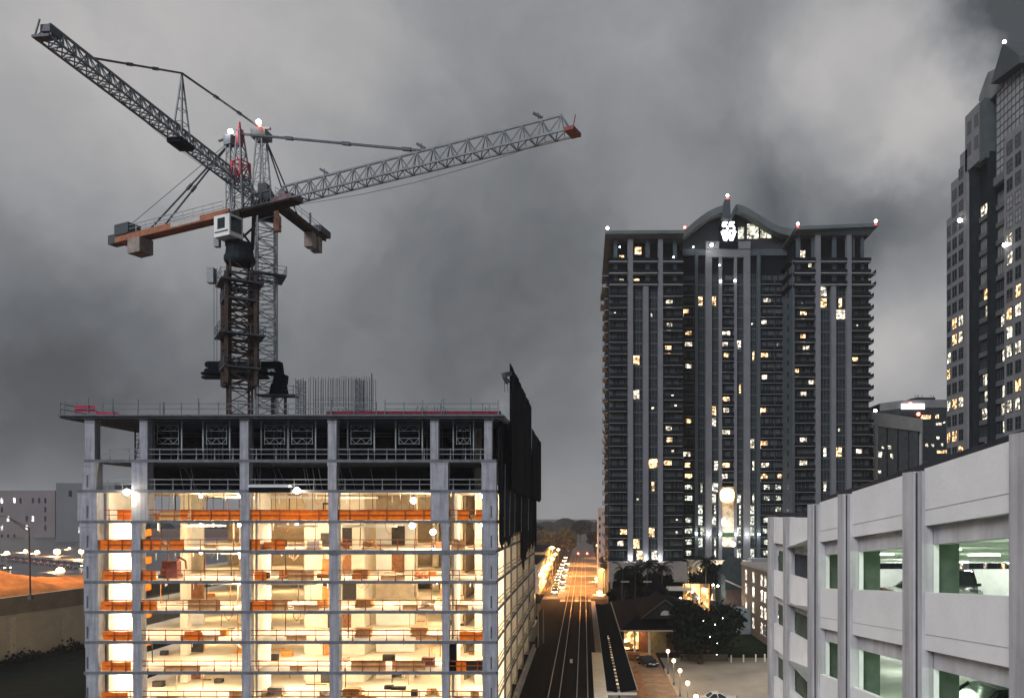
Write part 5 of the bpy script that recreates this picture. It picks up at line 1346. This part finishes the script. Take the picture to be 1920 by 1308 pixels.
def palm(label, x, y, h, seed, group='palms behind the depot', lm=leafd):
    r = random.Random(seed); t = wthing('palm_tree', label, 'palm', (x,y,0), group)
    MB().path([(x,y,-.1),(x+.1,y,h*.5),(x+.25,y,h)], .34, 8).build('trunk', bark, t)
    m = MB()
    for i in range(26):
        a = r.uniform(0,6.28); e = r.uniform(-.5,1.2); L_ = r.uniform(2.6,3.6); p = Vector((x+.25,y,h)); d = Vector((math.cos(a)*math.cos(e),math.sin(a)*math.cos(e),math.sin(e)))
        pr = p
        for s in range(6):
            q = pr+d*L_/6; d = (d+Vector((0,0,-.30))).normalized(); sd_ = d.cross(Vector((0,0,1))).normalized(); w_ = .55*(1-abs(s-2.2)/5)
            for sg in (-1,1):
                for f_ in (0,.5):
                    b0 = pr.lerp(q,f_); m.face([b0, pr.lerp(q,f_+.4), b0+d*.35+sd_*sg*w_*1.3+Vector((0,0,-.35))])
            m.bar(pr,q,.05,4); pr = q
    m.build('crown', lm, t); return t
tree('big dark live oak in the lot, lamplight glinting through its crown', X_(1313,117), 117, 0, Z_(1128,117), 6.8, 5200, 4, trunk=.7, low=.22, clumps=16)
tree('dark tree in front of the brown brick building', X_(1352,136), 136, 0, Z_(1150,136), 4.2, 2600, 5, clumps=9)
tree('dark tree before the bright lobby, spiky outline', X_(1331,170), 170, 0, Z_(1040,170), 5.0, 2600, 6, clumps=8)
for i, (px, D, py, w_) in enumerate(((1166,172,1062,'leftmost'),(1190,176,1058,'second from the left'),(1212,174,1055,'third from the left'),(1240,176,1058,'fourth from the left'),(1322,165,1046,'beside the lit lobby'))):
    palm('dark palm behind the depot roof, %s' % w_, X_(px,D), D, Z_(py,D)-.8, 20+i)
for i, (px, D, py, w_) in enumerate(((1168,178,1064,'leftmost'),(1193,180,1060,'second from left'),(1219,179,1059,'third from left'),(1246,178,1066,'fourth from left'),(1277,170,1092,'rightmost'))):
    tree('dense dark tree among the palms, %s' % w_, X_(px,D), D, 0, Z_(py,D), 3.4, 2300, 40+i, clumps=9, group='dark trees among the palms', low=.2)
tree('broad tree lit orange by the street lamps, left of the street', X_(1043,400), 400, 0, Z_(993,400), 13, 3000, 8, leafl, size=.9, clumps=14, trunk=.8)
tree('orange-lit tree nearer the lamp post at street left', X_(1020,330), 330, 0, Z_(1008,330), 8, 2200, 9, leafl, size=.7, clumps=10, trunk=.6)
tree('tall hazy tree standing over the far end of the street', X_(1088,640), 640, 0, Z_(975,640), 9, 2000, 10, leafd, size=1.0, clumps=10, trunk=.9)
tree('hazy tree at the far right kerb of the street', X_(1114,470), 470, 0, Z_(992,470), 5, 1500, 12, leafd, size=.8, clumps=8, trunk=.6)
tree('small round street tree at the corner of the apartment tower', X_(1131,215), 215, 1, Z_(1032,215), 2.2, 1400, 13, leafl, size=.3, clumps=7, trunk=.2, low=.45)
# bushes at the foot of the long wall, one rough hedge
r = random.Random(1); m = MB()
for _ in range(5200):
    y = r.uniform(100,150); x = -90.2+r.gauss(0,.6)+ (0.12)*(y-117); z = abs(r.gauss(0,.55))*(1+.5*math.sin(y*.7)); s1 = r.uniform(.1,.26)
    u = Vector((r.uniform(-1,1),r.uniform(-1,1),r.uniform(-1,1))).normalized(); v = u.orthogonal().normalized(); p = Vector((x+.8,y,z)); m.face([p-u*s1,p-v*s1,p+u*s1,p+v*s1])
o = m.build('ground_cover', leafd); o['kind'] = 'stuff'; o['label'] = 'dark scrub along the foot of the retaining wall'; o['category'] = 'shrubs'

# ================================================================== STATION: canopy, depot, lamps
cn = wthing('platform_canopy', 'long black platform canopy with a central slot of rafters', 'canopy', (4.2,120,0))
rk = mat('black_roof_felt', (.003,.004,.006), .8, .4, .6)
for (x0,x1,z0,z1) in ((2.5,3.7,4.15,3.95),(4.0,5.8,3.95,4.2)):
    MB().hexa([(x0,82,z0-.1),(x1,82,z1-.1),(x1,162,z1-.1),(x0,162,z0-.1)],[(x0,82,z0),(x1,82,z1),(x1,162,z1),(x0,162,z0)]).build('roof_panel', rk, cn)
MB().box(3.7,4.0,121,162,3.85,3.96).build('roof_panel', rk, cn)
for i in range(20): MB().box(3.62,4.08,82.4+i*2,82.6+i*2,3.72,3.86).build('rafter', mat('pale_rafter',(.45,.40,.33),.8,.1,2), cn)
for y in (83,96,109,122,135,148,160): MB().bar((3.9,y,.3),(3.9,y,3.72),.22,8).build('post', dsteel, cn)
MB().box(2.5,5.8,81.8,81.99,3.6,3.85).build('fascia', mat('cream_fascia',(.5,.48,.43),.8,.1,2), cn)
MB().box(2.42,2.49,82,162,4.0,4.2).build('gutter', mat('grey_gutter',(.3,.3,.3),.5,.1,2), cn)
MB().box(5.81,5.88,82,162,4.05,4.25).build('gutter', mat('grey_gutter',(.3,.3,.3)), cn)
for y in (86,94,102,110,118): point('canopy_light', (3.85,y,3.3), 26, (1,.82,.55), .2)
for y in (88,104,118): point('platform_light', (4.9,y,3.4), 110, (1,.66,.32), .2)
dp = wthing('station_depot', 'old station depot with dark hipped roof, front gable and conical turret', 'depot', (12,140,0))
rd = mat('dark_shingle_roof', (.004,.006,.010), .8, .35, 1.5, .4)
def hip(x0,x1,y0,y1,ze,zr,name='roof'):
    my = (y0+y1)/2; rx = min((y1-y0)/2, (x1-x0)/2-.5)
    m = MB().add([(x0,y0,ze),(x1,y0,ze),(x1,y1,ze),(x0,y1,ze),(x0+rx,my,zr),(x1-rx,my,zr)],[(0,1,5,4),(1,2,5),(2,3,4,5),(3,0,4),(3,2,1,0)])
    return m.build(name, rd, dp)
hip(5.95,24,122,162,4.5,8.2)
brickd = mat('depot_brick', (.16,.075,.045), .85, .3, 3, .2)
MB().box(9.5,22,127,158,0,4.48).build('wall', brickd, dp)
MB().box(6,24,121.85,122,4.3,4.52).build('eave_trim', mat('pale_trim',(.36,.35,.32),.7,.1,2), dp); MB().box(5.8,5.94,122,162,4.3,4.52).build('eave_trim', mat('pale_trim',(.36,.35,.32)), dp)
# front gable
gx = X_(1249,123.5); ge = [(X_(1203,123.5),Z_(1161,123.5)),(X_(1296,123.5),Z_(1161,123.5)),(gx,Z_(1126,123.5))]
MB().prism(ge,125,141).build('gable_roof', rd, dp)
MB().prism([(x*.0+ (gx+(x-gx)*.86), ge[0][1]+(z-ge[0][1])*.84) for x,z in ge],124.6,124.98).build('gable_front', mat('gable_boards',(.02,.024,.03),.8,.2,2), dp)
MB().bar((ge[0][0],124.7,ge[0][1]),(gx,124.7,ge[2][1]),.22).bar((gx,124.7,ge[2][1]),(ge[1][0],124.7,ge[1][1]),.22).build('bargeboard', mat('dull_trim',(.045,.05,.055),.7,.2,2), dp)
pts = [(gx+1.1*math.cos(a)*.75,Z_(1153,124.4)+1.0*math.sin(a)*.8) for a in [R(i*20) for i in range(10)]]
MB().prism(pts,124.45,124.59).build('arched_window', mat('pale_window_glow',(.42,.44,.44),.5,.1,2), dp)
tx0 = X_(1228,148); MB().lathe((tx0,148,5.0),[(2.2,0),(2.1,3.3),(2.5,3.35),(1.7,4.2),(.9,5.6),(.05,7.4)],14).build('turret', rd, dp)
for i,(x,c) in enumerate(((8.2,brickd),(10.6,brickd))):
    MB().box(x,x+.35,123,123.35,0,4.3).build('porch_post', mat('cream_fascia',(.5,.48,.43)), dp)
MB().box(7.0,9.6,130,130.3,0,4.2).build('lit_doorway', litwin('depot_glow',(1,.5,.16),1.3,.7), dp)
for (x,y) in ((7.6,124.5),(9.2,125.5)): point('porch_light', (x,y,3.7), 170, (1,.58,.22), .2)
MB().box(10.8,14,126.5,126.9,0,4.2).build('side_wall', mat('olive_wall',(.18,.17,.12),.85,.3,1), dp)
for (px,py) in ((1184,1139),(1172,1091),(1214,1091)):
    p = at(px,py,146); MB().box(p.x-.8,p.x+.8,p.y-.2,p.y+.2,p.z,p.z+.25).build('roof_vent', mat('pale_trim',(.36,.35,.32)), dp)
t = wthing('brick_planter_tub', 'round orange-lit brick tub in front of the depot porch', 'planter', (8.0,121,0)); MB().lathe((8.0,120.5,0),[(.8,0),(.95,.3),(.95,1.0),(.7,1.0)],14).build('tub', brickd, t)
car('small dark car parked beside the depot porch', (X_(1214,116),116,0), R(-70), paint('night_blue_paint',(.02,.022,.028)))
car('white car cut off by the bottom edge of the picture in the sandy lot', (X_(1341,95),92.5,0), R(4), paint('white_car_paint',(.62,.62,.60)))
# globe lamps along the kerb
gl = None
for i, y in enumerate((108,101,94.5,87.5,81)):
    lab = 'glowing globe lamp on the kerb between plaza and lot, %s from the far end' % ordn(i)
    if gl is None:
        gl = thing('globe_lamp', lab, 'lamp', (12.15,y,.35), 0, 'globe lamps along the kerb')
        MB().lathe((0,0,0),[(.16,0),(.12,.3),(.05,.5),(.045,3.0),(.12,3.05)],8).build('post', dsteel, gl)
        MB().ball((0,0,3.3),.27,12,8).build('globe', emis('globe_glow',(1,.68,.34),2.4), gl, smooth=True)
        MB().lathe((0,0,3.56),[(.1,0),(.06,.12),(.01,.2)],8).build('finial', dsteel, gl)
    else: copy_tree(gl, (12.15,y,.35), 0, lab)
    point('globe_light', (12.15,y-.5,3.2), 160, (1,.62,.30), .25)
point('lot_light', (34,98,12), 2600, (1,.90,.74), 1.0); point('lot_light', (20,84,11), 900, (1,.88,.70), 1.0)
m = MB()
for i,px in enumerate((1371,1394,1417,1434)):
    D = 118+i*.3; t = wthing('fence_post', 'pale post at the far edge of the sandy lot, %s from the left' % ordn(i), 'post', (X_(px,D),D,0), 'pale posts along the far edge of the lot')
    MB().box(X_(px,D)-.1,X_(px,D)+.1,D-.1,D+.1,0,1.2).build('post_shaft', mat('cream_fascia',(.5,.48,.43)), t)
lw = wthing('low_stone_wall', 'low stone wall under the big oak at the edge of the lot', 'wall', (19,119,0)); MB().box(X_(1275,119),X_(1365,119),119,119.4,0,1.1).build('wall_body', mat('low_wall_stone',(.09,.085,.075),.9,.3,2), lw)

# brown brick building on the right, windows lit
bb = wthing('brick_building', 'four-storey tan brick building with rows of lit windows, right of the oak', 'building', (40,142,0))
brb = mat('tan_brick', (.15,.115,.09), .9, .25, 2.2, .3)
XB = 32.7
MB().box(XB,XB+18,120,155,0,13.1).build('wall', brb, bb)
MB().box(XB-.15,XB+18,119.9,155.1,13.11,13.6).build('parapet', mat('pale_coping',(.28,.26,.24),.85,.1,1), bb)
wr = random.Random(9)
for k,(z) in enumerate((1.6,4.6,7.6,10.4)):
    for j,y in enumerate((150.5,144.0,137.2,134.6,130,126,122)):
        lit_ = wr.random() < .8 and not (k == 0 and y > 146)
        m = MB(); m.m(0).box(XB-.06,XB-.005,y-.65,y+.65,z,z+1.9); m.m(1).box(XB-.1,XB-.061,y-.04,y+.04,z,z+1.9).box(XB-.1,XB-.061,y-.65,y+.65,z+.9,z+1.0)
        m.m(1).box(XB-.16,XB-.005,y-.75,y+.75,z-.12,z-.01)
        m.build('window', [litwin('brick_lit_window',(1,.90,.70),.6,.9) if lit_ else glassb, white], bb)
MB().box(XB-2.4,XB-.1,146,153,0,4.6).build('annex', mat('cool_annex_wall',(.16,.19,.20),.85,.2,1), bb)
point('annex_light', (XB-3.2,153.5,4.2), 350, (1,.96,.75), .3)
p = at(1372,1186,150); t = wthing('garden_lamp', 'small bright lamp on the lawn beside the brick building', 'lamp', (p.x,150,0)); MB().ball((p.x,150,1.2),.38,8,6).build('bulb', whitelamp, t, smooth=True); MB().bar((p.x,150,0),(p.x,150,.9),.1).build('post', dsteel, t); point('garden_light', (p.x,149,1.4), 90, (.9,1,.7), .2)
gh = wthing('gabled_house', 'dark gabled building with pale trim in front of the brick building', 'building', (X_(1375,158),158,0))
D = 157; hx = [X_(p_,D) for p_ in (1360,1391)]
mx_ = X_(1387,D)
MB().prism([(hx[0],0),(hx[1]+1.5,0),(hx[1]+1.5,Z_(1062,D)),(mx_,Z_(1046,D)),(hx[0],Z_(1078,D))],D,D+12).build('wall', mat('dark_slate_wall',(.028,.038,.042),.8,.3,1), gh)
MB().bar((hx[0],D-.1,Z_(1087,D)),(hx[1],D-.1,Z_(1101,D)),.3).build('trim', mat('pale_trim',(.36,.35,.32)), gh)
MB().bar((hx[0]+.3,D-.1,Z_(1122,D)),(hx[1],D-.1,Z_(1136,D)),.18).build('trim', mat('dull_trim',(.09,.10,.10)), gh)
MB().box(hx[0],hx[1],D-1,D-.02,0,Z_(1104,D)).build('porch_wall', mat('dark_red_wall',(.04,.025,.025),.8,.3,1), gh)
pg = wthing('restaurant_pavilion', 'small orange-lit pavilion with pale flat roof behind the depot', 'pavilion', (X_(1300,160),160,0)); D = 158
MB().box(X_(1252,D),X_(1295,D),D-2,D+3,Z_(1105,D),Z_(1101,D)).build('flat_roof', mat('cream_fascia',(.5,.48,.43)), pg)
MB().box(X_(1281,D),X_(1330,D),D,D+.3,0,Z_(1094,D)).build('lit_front', litwin('pavilion_glow',(1,.5,.16),.8,.45), pg)
for px in (1282,1294,1312,1328): MB().box(X_(px,D),X_(px+2,D),D-.4,D-.02,0,Z_(1094,D)).build('pillar', mat('amber_pillar',(.5,.22,.07),.8,.2,2), pg)
for (px,py) in ((1276,1121),(1298,1109),(1310,1121),(1322,1107),(1337,1096),(1346,1098)):
    p = at(px,py,D-1.5); MB().ball(p,.22,8,6).build('lamp', whitelamp, pg, smooth=True)
point('pavilion_light', (X_(1305,155),154,4), 500, (1,.6,.25), .3)
point('pavilion_light', (X_(1342,155),160,7), 500, (1,.9,.75), .3)
for i,(px,py) in enumerate(((1319,1163),(1341,1170),(1331,1193),(1345,1205),(1355,1158),(1344,1226))):
    p = at(px,py,112 if i != 5 else 110); t = wthing('string_light', 'tiny white light among the oak branches, %s of six' % ordn(i), 'light', p, 'tiny lights in the oak'); MB().ball(p,.05,8,5).build('bulb', whitelamp, t, smooth=True)

# ================================================================== STREET beyond the crossing
def streetlamp(label, x, y, h, glow=1.0, e=3500):
    t = wthing('street_lamp', label, 'street lamp', (x,y,0), 'orange street lamps along the street')
    MB().bar((x,y,0),(x,y,h-.3),.22,8).build('post', dsteel, t); MB().lathe((x,y,h-.4),[(.3,0),(.62*glow,.35),(.62*glow,.75),(.25,1.1)],10).build('lamp_head', sodium, t, smooth=True)
    point('sodium_light', (x,y-1.2,h+.1), e*4.2, (1,.36,.06), .5); return t
for i,(px,py,D,g_,e,n_) in enumerate(((1035,1027,300,1.9,9000,'tall, left of the street, brightest'),(1120,1085,262,1.5,5200,'right kerb, farther'),(1124,1111,219,1.4,4200,'right kerb, nearer'),(1018,1090,238,1.4,4200,'left kerb beside the corner building'),(1068,1045,420,1.8,6000,'left kerb, far down the street'),(1137,1080,255,.9,2600,'right, next to the street tree'),(1150,1112,213,.7,1800,'right, by the depot roof'))):
    streetlamp('sodium street lamp, '+n_, X_(px,D), D, Z_(py,D), g_, e)
for i,(x,y) in enumerate(((-11.6,232),(-11.8,256),(-12,284),(-12.2,318),(-12.4,360),(6.9,240),(7.0,290),(7.2,345),(7.4,410))):
    streetlamp('added shorter street lamp, %s, %s' % ('left kerb' if x < 0 else 'right kerb', ordn(i if x < 0 else i-5)+' from the crossing'), x, y, 6.5, 1.25, 1800)  # lamps added along both kerbs to strengthen the orange glow
for y in (196, 212): point('sodium_light', (-1.5,y,9), 8000, (1,.36,.06), .6)  # added orange fill near the crossing, no lamp post stands here
for y in (228, 262, 305, 355): point('sodium_light', (-1.5,y,9), 15000, (1,.34,.05), .6)  # more added orange fill down the street, without posts
# cars queueing on the left lane with headlights on
tc_ = 0
cc0 = None
for i,(x,y) in enumerate(((-8.7,222),(-8.9,231),(-9.1,240),(-9.2,250),(-9.4,262),(-9.5,274),(-9.6,288),(-9.7,304),(-9.7,322),(-9.8,344),(-9.8,370),(-9.8,400),(-6.9,236),(-7.1,256),(-7.3,282),(-7.5,312),(-7.6,350))):
    lab = 'car with glaring headlights in the queue, %s, %s lane' % (ordn(i if i < 12 else i-12)+' from the crossing', 'outer' if i < 12 else 'inner')
    if cc0 is None: cc0 = car(lab, (x,y,0.02), R(-90), paint('traffic_grey_paint',(.12,.12,.13)), False, 'queueing cars with headlights on', True)
    else: copy_tree(cc0, (x,y,.02), R(-90), lab)
    point('headlight_glow', (x,y-3.2,.8), 750, (1,.66,.32), .4)
for i,(x,y) in enumerate(((8.4,214),(8.6,228),(8.9,243),(9.1,262))):
    copy_tree(cc0, (x,y,.02), R(-90), 'car with headlights on by the right kerb, %s from the crossing' % ordn(i)); point('headlight_glow', (x,y-3.2,.9), 750, (1,.66,.32), .4)
for i,(px,py) in enumerate(((1084,1037),(1101,1037))):
    D = 440; p = at(px,py,D); t = wthing('traffic_signal', 'red traffic signal over the far street, %s' % ('left','right')[i], 'signal', (p.x,D,0), 'red signals far down the street')
    MB().bar((p.x-1 if i == 0 else p.x+1,D,0),(p.x-1 if i == 0 else p.x+1,D,p.z+1),.2).build('mast', dsteel, t); MB().bar((p.x-1 if i==0 else p.x+1,D,p.z+.8),(p.x,D,p.z+.8),.15).build('arm', dsteel, t)
    MB().ball(p,.55,8,6).build('red_lamp', redl, t, smooth=True)
# low street-front buildings left of the street
def lowb(label, x0,x1,y0,y1,h,mm,seed,face='x1'):
    t = wthing('street_building', label, 'building', ((x0+x1)/2,(y0+y1)/2,0)); MB().box(x0,x1,y0,y1,0,h).build('wall', mm, t)
    MB().box(x0-.2,x1+.2,y0-.2,y1+.2,h+.003,h+.5).build('cornice', mat('amber_cornice',(.35,.25,.16),.8,.2,1), t)
    MB().box(x0+.6,x1-.6,y0+.6,y1-.6,h+.505,h+.9).build('roof', rk, t)
    r = random.Random(seed); n = int((y1-y0)/5)
    for i in range(n):
        y = y0+2+i*5
        for z in ([2,5.2] if h > 7 else [1.6]): MB().box(x1+.005,x1+.06,y,y+1.8,z,z+1.9).build('window', litwin('shop_glow',(1,.55,.22),1.0,.5) if r.random()<.45 else glassb, t)
    for i in range(int((x1-x0)/5)):
        x = x0+1.5+i*5; MB().box(x,x+2,y0-.06,y0-.005,1.5,3.6).build('window', litwin('shop_glow',(1,.55,.22),1.0,.5) if r.random()<.5 else glassb, t)
stuc = mat('stucco_wall', (.30,.25,.20), .85, .2, .6)
lowb('low corner building left of the street with dark roof', -30,-13,215,262,8.5,stuc,1)
lowb('longer stucco row behind the corner building', -32,-14,266,330,9.5,mat('ochre_wall',(.32,.24,.15),.85,.2,.6),2)
lowb('far left row of shops in orange light', -36,-15,336,420,8.0,stuc,3)
lowb('small orange-lit shop on the right side of the street', 12.5,26,236,262,7.0,stuc,4)
lowb('far right shops beyond the apartment tower', 11,30,300,380,8.0,stuc,5)
# sheds and small dark roofs between the unfinished building and the crossing
t = wthing('site_shed', 'dark sloping shed roof at the corner beside the tracks', 'shed', (-13,178,0))
MB().box(-17,-10.8,172,186,0,3.1).build('wall', mat('shed_wall',(.14,.13,.12),.85,.3,1), t); MB().hexa([(-17.6,171,3.15),(-10,171,3.15),(-10,187,3.15),(-17.6,187,3.15)],[(-17.6,171,4.6),(-10,171,3.3),(-10,187,3.3),(-17.6,187,4.6)]).build('roof', rk, t)
t = wthing('equipment_cabinet', 'grey signal cabinet with pale top beside the tracks', 'cabinet', (-10.5,142,0)); MB().box(-11.8,-9.2,138,146,0,2.6).build('body', mat('cabinet_grey',(.22,.23,.24),.7,.2,1), t); MB().box(-11.9,-9.1,137.9,146.1,2.603,2.8).build('lid', mat('cream_fascia',(.5,.48,.43)), t)
for i,(px,py0,py1,D) in enumerate(((1009,1210,1132,132),(1019,1200,1140,136),(1003,1180,1075,150))):
    t = wthing('utility_pole', 'slim pale pole beside the tracks at the far corner of the unfinished building, %s' % ('nearest','middle','tallest')[i], 'pole', (X_(px,D),D,0), 'slim poles beside the tracks'); MB().bar((X_(px,D),D,0),(X_(px,D),D,Z_(py1,D)),.2,8).build('shaft', mat('pale_pole',(.32,.32,.30),.6,.2,1), t)
for i in range(3):
    t = wthing('concrete_barrier', 'row of pale site barrier beside the dark fence, %s from the camera' % ordn(i), 'barrier', (-8.6,96+i*12,0), 'site barriers along the tracks'); MB().prismx([(95+i*12,0),(106+i*12,0),(106+i*12,.85),(95+i*12,.85)],-8.9,-8.5).prismx([(95+i*12,0),(106+i*12,0),(106+i*12,.25),(95+i*12,.25)],-9.1,-8.3).build('barrier_body', mat('barrier_concrete',(.30,.29,.27),.85,.2,1), t)
t = wthing('track_switch_box', 'tiny pale box between the two tracks', 'box', (-2.0,118,0)); MB().box(-2.25,-1.8,117.6,118.4,0,.5).build('box_body', mat('cream_fascia',(.5,.48,.43)), t)
for (y) in (150,158,196): point('corner_light', (-10,y,7), 420, (1,.55,.22), .4)

# ================================================================== LEFT: raised highway, retaining wall, dirt, hazy blocks
rw = wthing('retaining_wall', 'long tan concrete retaining wall with pilasters below the dirt mound', 'wall', (-88,125,0))
def wx(y): return -91.5+.27*(y-117)
tanw = mat('tan_wall_panel', (.42,.39,.32), .9, .1, .5, .15); tand = mat('dark_wall_cap', (.20,.175,.145), .9, .2, .5)
m = MB(); m.hexa([(wx(90)-1,90,0),(wx(90),90,0),(wx(160),160,0),(wx(160)-1,160,0)],[(wx(90)-1,90,7.2),(wx(90),90,7.2),(wx(160),160,7.9),(wx(160)-1,160,7.9)]).build('panel_wall', tanw, rw)
m = MB(); m.hexa([(wx(90)-1,90,7.21),(wx(90)+.15,90,7.21),(wx(160)+.15,160,7.91),(wx(160)-1,160,7.91)],[(wx(90)-1,90,9.7),(wx(90)+.15,90,9.7),(wx(160)+.15,160,11.1),(wx(160)-1,160,11.1)]).build('wall_cap', tand, rw)
for y in (99,110,118.5,127.5,137,147): MB().box(wx(y)-.4,wx(y)+.5,y-.55,y+.55,0,7.2).build('pilaster', mat('pilaster_concrete',(.48,.45,.38),.9,.15,1), rw)
# dirt and road deck behind it
hw = MB().hexa([(-700,90,0),(-93,90,0),(-93,700,0),(-700,700,0)],[(-700,90,9.3),(-93.2,90,9.3),(-93.2,700,10.6),(-700,700,10.6)]).build('highway_embankment', mat('highway_ground',(.14,.09,.07),.9,.4,.3)); struct(hw)
r = random.Random(6); m = MB(); nx, ny = 26, 30; vs = []
for j in range(ny+1):
    for i in range(nx+1):
        y = 96+j*2.4; x = wx(y)-1.2-i*1.2; h = 3.6*math.sin(math.pi*min(1,i/nx*1.05))**.7 if i < nx else 0
        h *= (1.1+.35*math.sin(y*.22)+.2*math.sin(y*.7+i*.4))*(1 if y < 128 else max(.0,1-(y-128)/22))
        vs.append((x,y,9.3+.012*(y-90)+max(0,h)+r.uniform(-.16,.16)))
fs = [(j*(nx+1)+i, j*(nx+1)+i+1, (j+1)*(nx+1)+i+1, (j+1)*(nx+1)+i) for j in range(ny) for i in range(nx)]
m.add(vs, [f[::-1] for f in fs]); o = m.build('dirt_mound', mat('orange_dirt',(.50,.21,.07),.95,.35,.5,.8,bscale=1.5), smooth=True); struct(o)
o = MB().face([(-600,190,10.0),(-100,150,10.0),(-100,420,10.7),(-600,420,10.7)]).build('highway', mat('wet_asphalt',(.06,.06,.065),.35,.3,.2)); struct(o)
t = wthing('highway_lamp_post', 'thin dark lamp post with a long arm reaching left above the wall', 'street lamp', (X_(57,119),119,9.9))
x = X_(57,119); MB().bar((x,119,9.9),(x-.2,119,Z_(990,119)),.28,8,.18).build('post', mat('rusty_lamp_post',(.07,.045,.04),.7,.3,1), t)
MB().bar((x-.2,119,Z_(990,119)),at(12,968,119),.14).bar((x-.2,119,Z_(997,119)),at(14,969,119),.1).bar(at(12,968,119),at(-14,966,119),.12).build('arm', mat('rusty_lamp_post',(.07,.045,.04)), t)
MB().box(x-.35,x+.35,118.7,119.3,9.9,10.6).build('base', dsteel, t)
hl = None
for i,(px,py,D,g_) in enumerate(((13,1037,250,1.0),(48,1033,262,.8),(70,1035,255,.9),(107,1034,240,1.2),(130,1028,285,.6),(153,1033,225,1.0),(113,1070,175,1.15),(14,1079,170,.85),(12,1068,185,.5))):
    p = at(px,py,D)
    t = wthing('highway_lamp', 'round bright lamp glaring over the raised highway, %s in the cluster' % ordn(i), 'lamp', (p.x,p.y,10), 'glaring lamps over the highway')
    MB().ball(p,.8*g_,10,7).build('lamp_head', sodium, t, smooth=True); MB().bar((p.x,p.y,10),(p.x,p.y,p.z),.2).build('post', dsteel, t)
    point('sodium_light', (p.x,p.y-1.6,p.z+.6), 9000*g_, (1,.48,.17), .6)
for (x,y) in ((-104,116),(-104,134),(-112,122)): point('sodium_light', (x,y,22), 6500, (1,.46,.13), .8)
hc = None
for i in range(12):
    px = 2+i*13; D = 178+ (i*37)%40; lab = 'distant car on the raised highway, %s from the left' % (ordn(i) if i < 12 else 'last'); p = at(px,1074-(D-178)*.35,D)
    copy_tree(cc0, (p.x,D,10.15), R(-20), lab)
def hazy(label, px0,px1,py,D,mm,seed,nx,ny):
    t = wthing('hazy_block', label, 'building', (X_((px0+px1)/2,D),D,8)); MB().box(X_(px0,D),X_(px1,D),D,D+30,0,Z_(py,D)).build('wall', mm, t)
    r = random.Random(seed)
    for i in range(nx):
        for j in range(ny):
            if r.random() < .62: continue
            x = X_(px0+(px1-px0)*(i+.3)/nx,D); x2 = X_(px0+(px1-px0)*(i+.62)/nx,D); z = Z_(py+14+j*17,D)
            MB().box(x,x2,D-.08,D-.01,z-3.0,z).build('window', glassb if r.random()<.8 else litwin('hazy_lit',(1,.86,.82),.6,.3), t)
    return t
pk = mat('hazy_pink_render', (.15,.135,.14), .9, .1, .1)  # haze is put into the wall colour, kept near the sky tone
hazy('wide pinkish hazy block behind the highway lamps', -60,103,919,430,pk,3,14,7)
hazy('taller grey hazy block between the pink block and the unfinished building', 105,215,905,360,mat('hazy_grey_render',(.12,.125,.135),.9,.1,.1),4,6,7)
MB().box(X_(-10,429.5),X_(20,429.5),432,445,Z_(918,430),Z_(912,430)).build('roof_box', pk, bpy.context.scene.collection.objects['hazy_block']) if False else None
# far skyline: low wooded rise at the horizon
r = random.Random(8); pts = []
m = MB(); n = 120
for i in range(n):
    x0 = -1500+i*25; h0 = 13+5*r.random(); D = 950+60*math.sin(i)
    m.lathe((x0,D,0),[(17,0),(19,h0*.5),(13,h0*.9),(4,h0*1.1)],7)
o = m.build('far_woods', leafd); o['kind'] = 'stuff'; o['label'] = 'far dark treetops along the horizon'; o['category'] = 'woods'

for (x,y,z) in ((-19,388,5),(-16,318,5),(-12,280,4),(-11.5,240,4)): point('orange_glow_fill', (x,y,z), 11000, (1,.38,.08), .6)  # added lamps without fixtures, an orange glow for trees and fronts
# ================================================================== HAZE
def haze(dens):
    m = bpy.data.materials.new('haze_air'); m.use_nodes = True; t = m.node_tree; t.nodes.clear()
    o = t.nodes.new('ShaderNodeOutputMaterial'); v = t.nodes.new('ShaderNodeVolumePrincipled')
    v.inputs['Color'].default_value = (.92,.92,.95,1); v.inputs['Density'].default_value = dens; v.inputs['Anisotropy'].default_value = .2
    t.links.new(v.outputs[0], o.inputs['Volume'])
    h = MB().box(-2600,2600,-120,4100,-1,135).build('haze', m); h['kind'] = 'stuff'; h['label'] = 'thin evening haze over the whole city'; h['category'] = 'haze'
haze(.00021)
for o in bpy.data.objects:
    if '_w' in o: del o['_w']
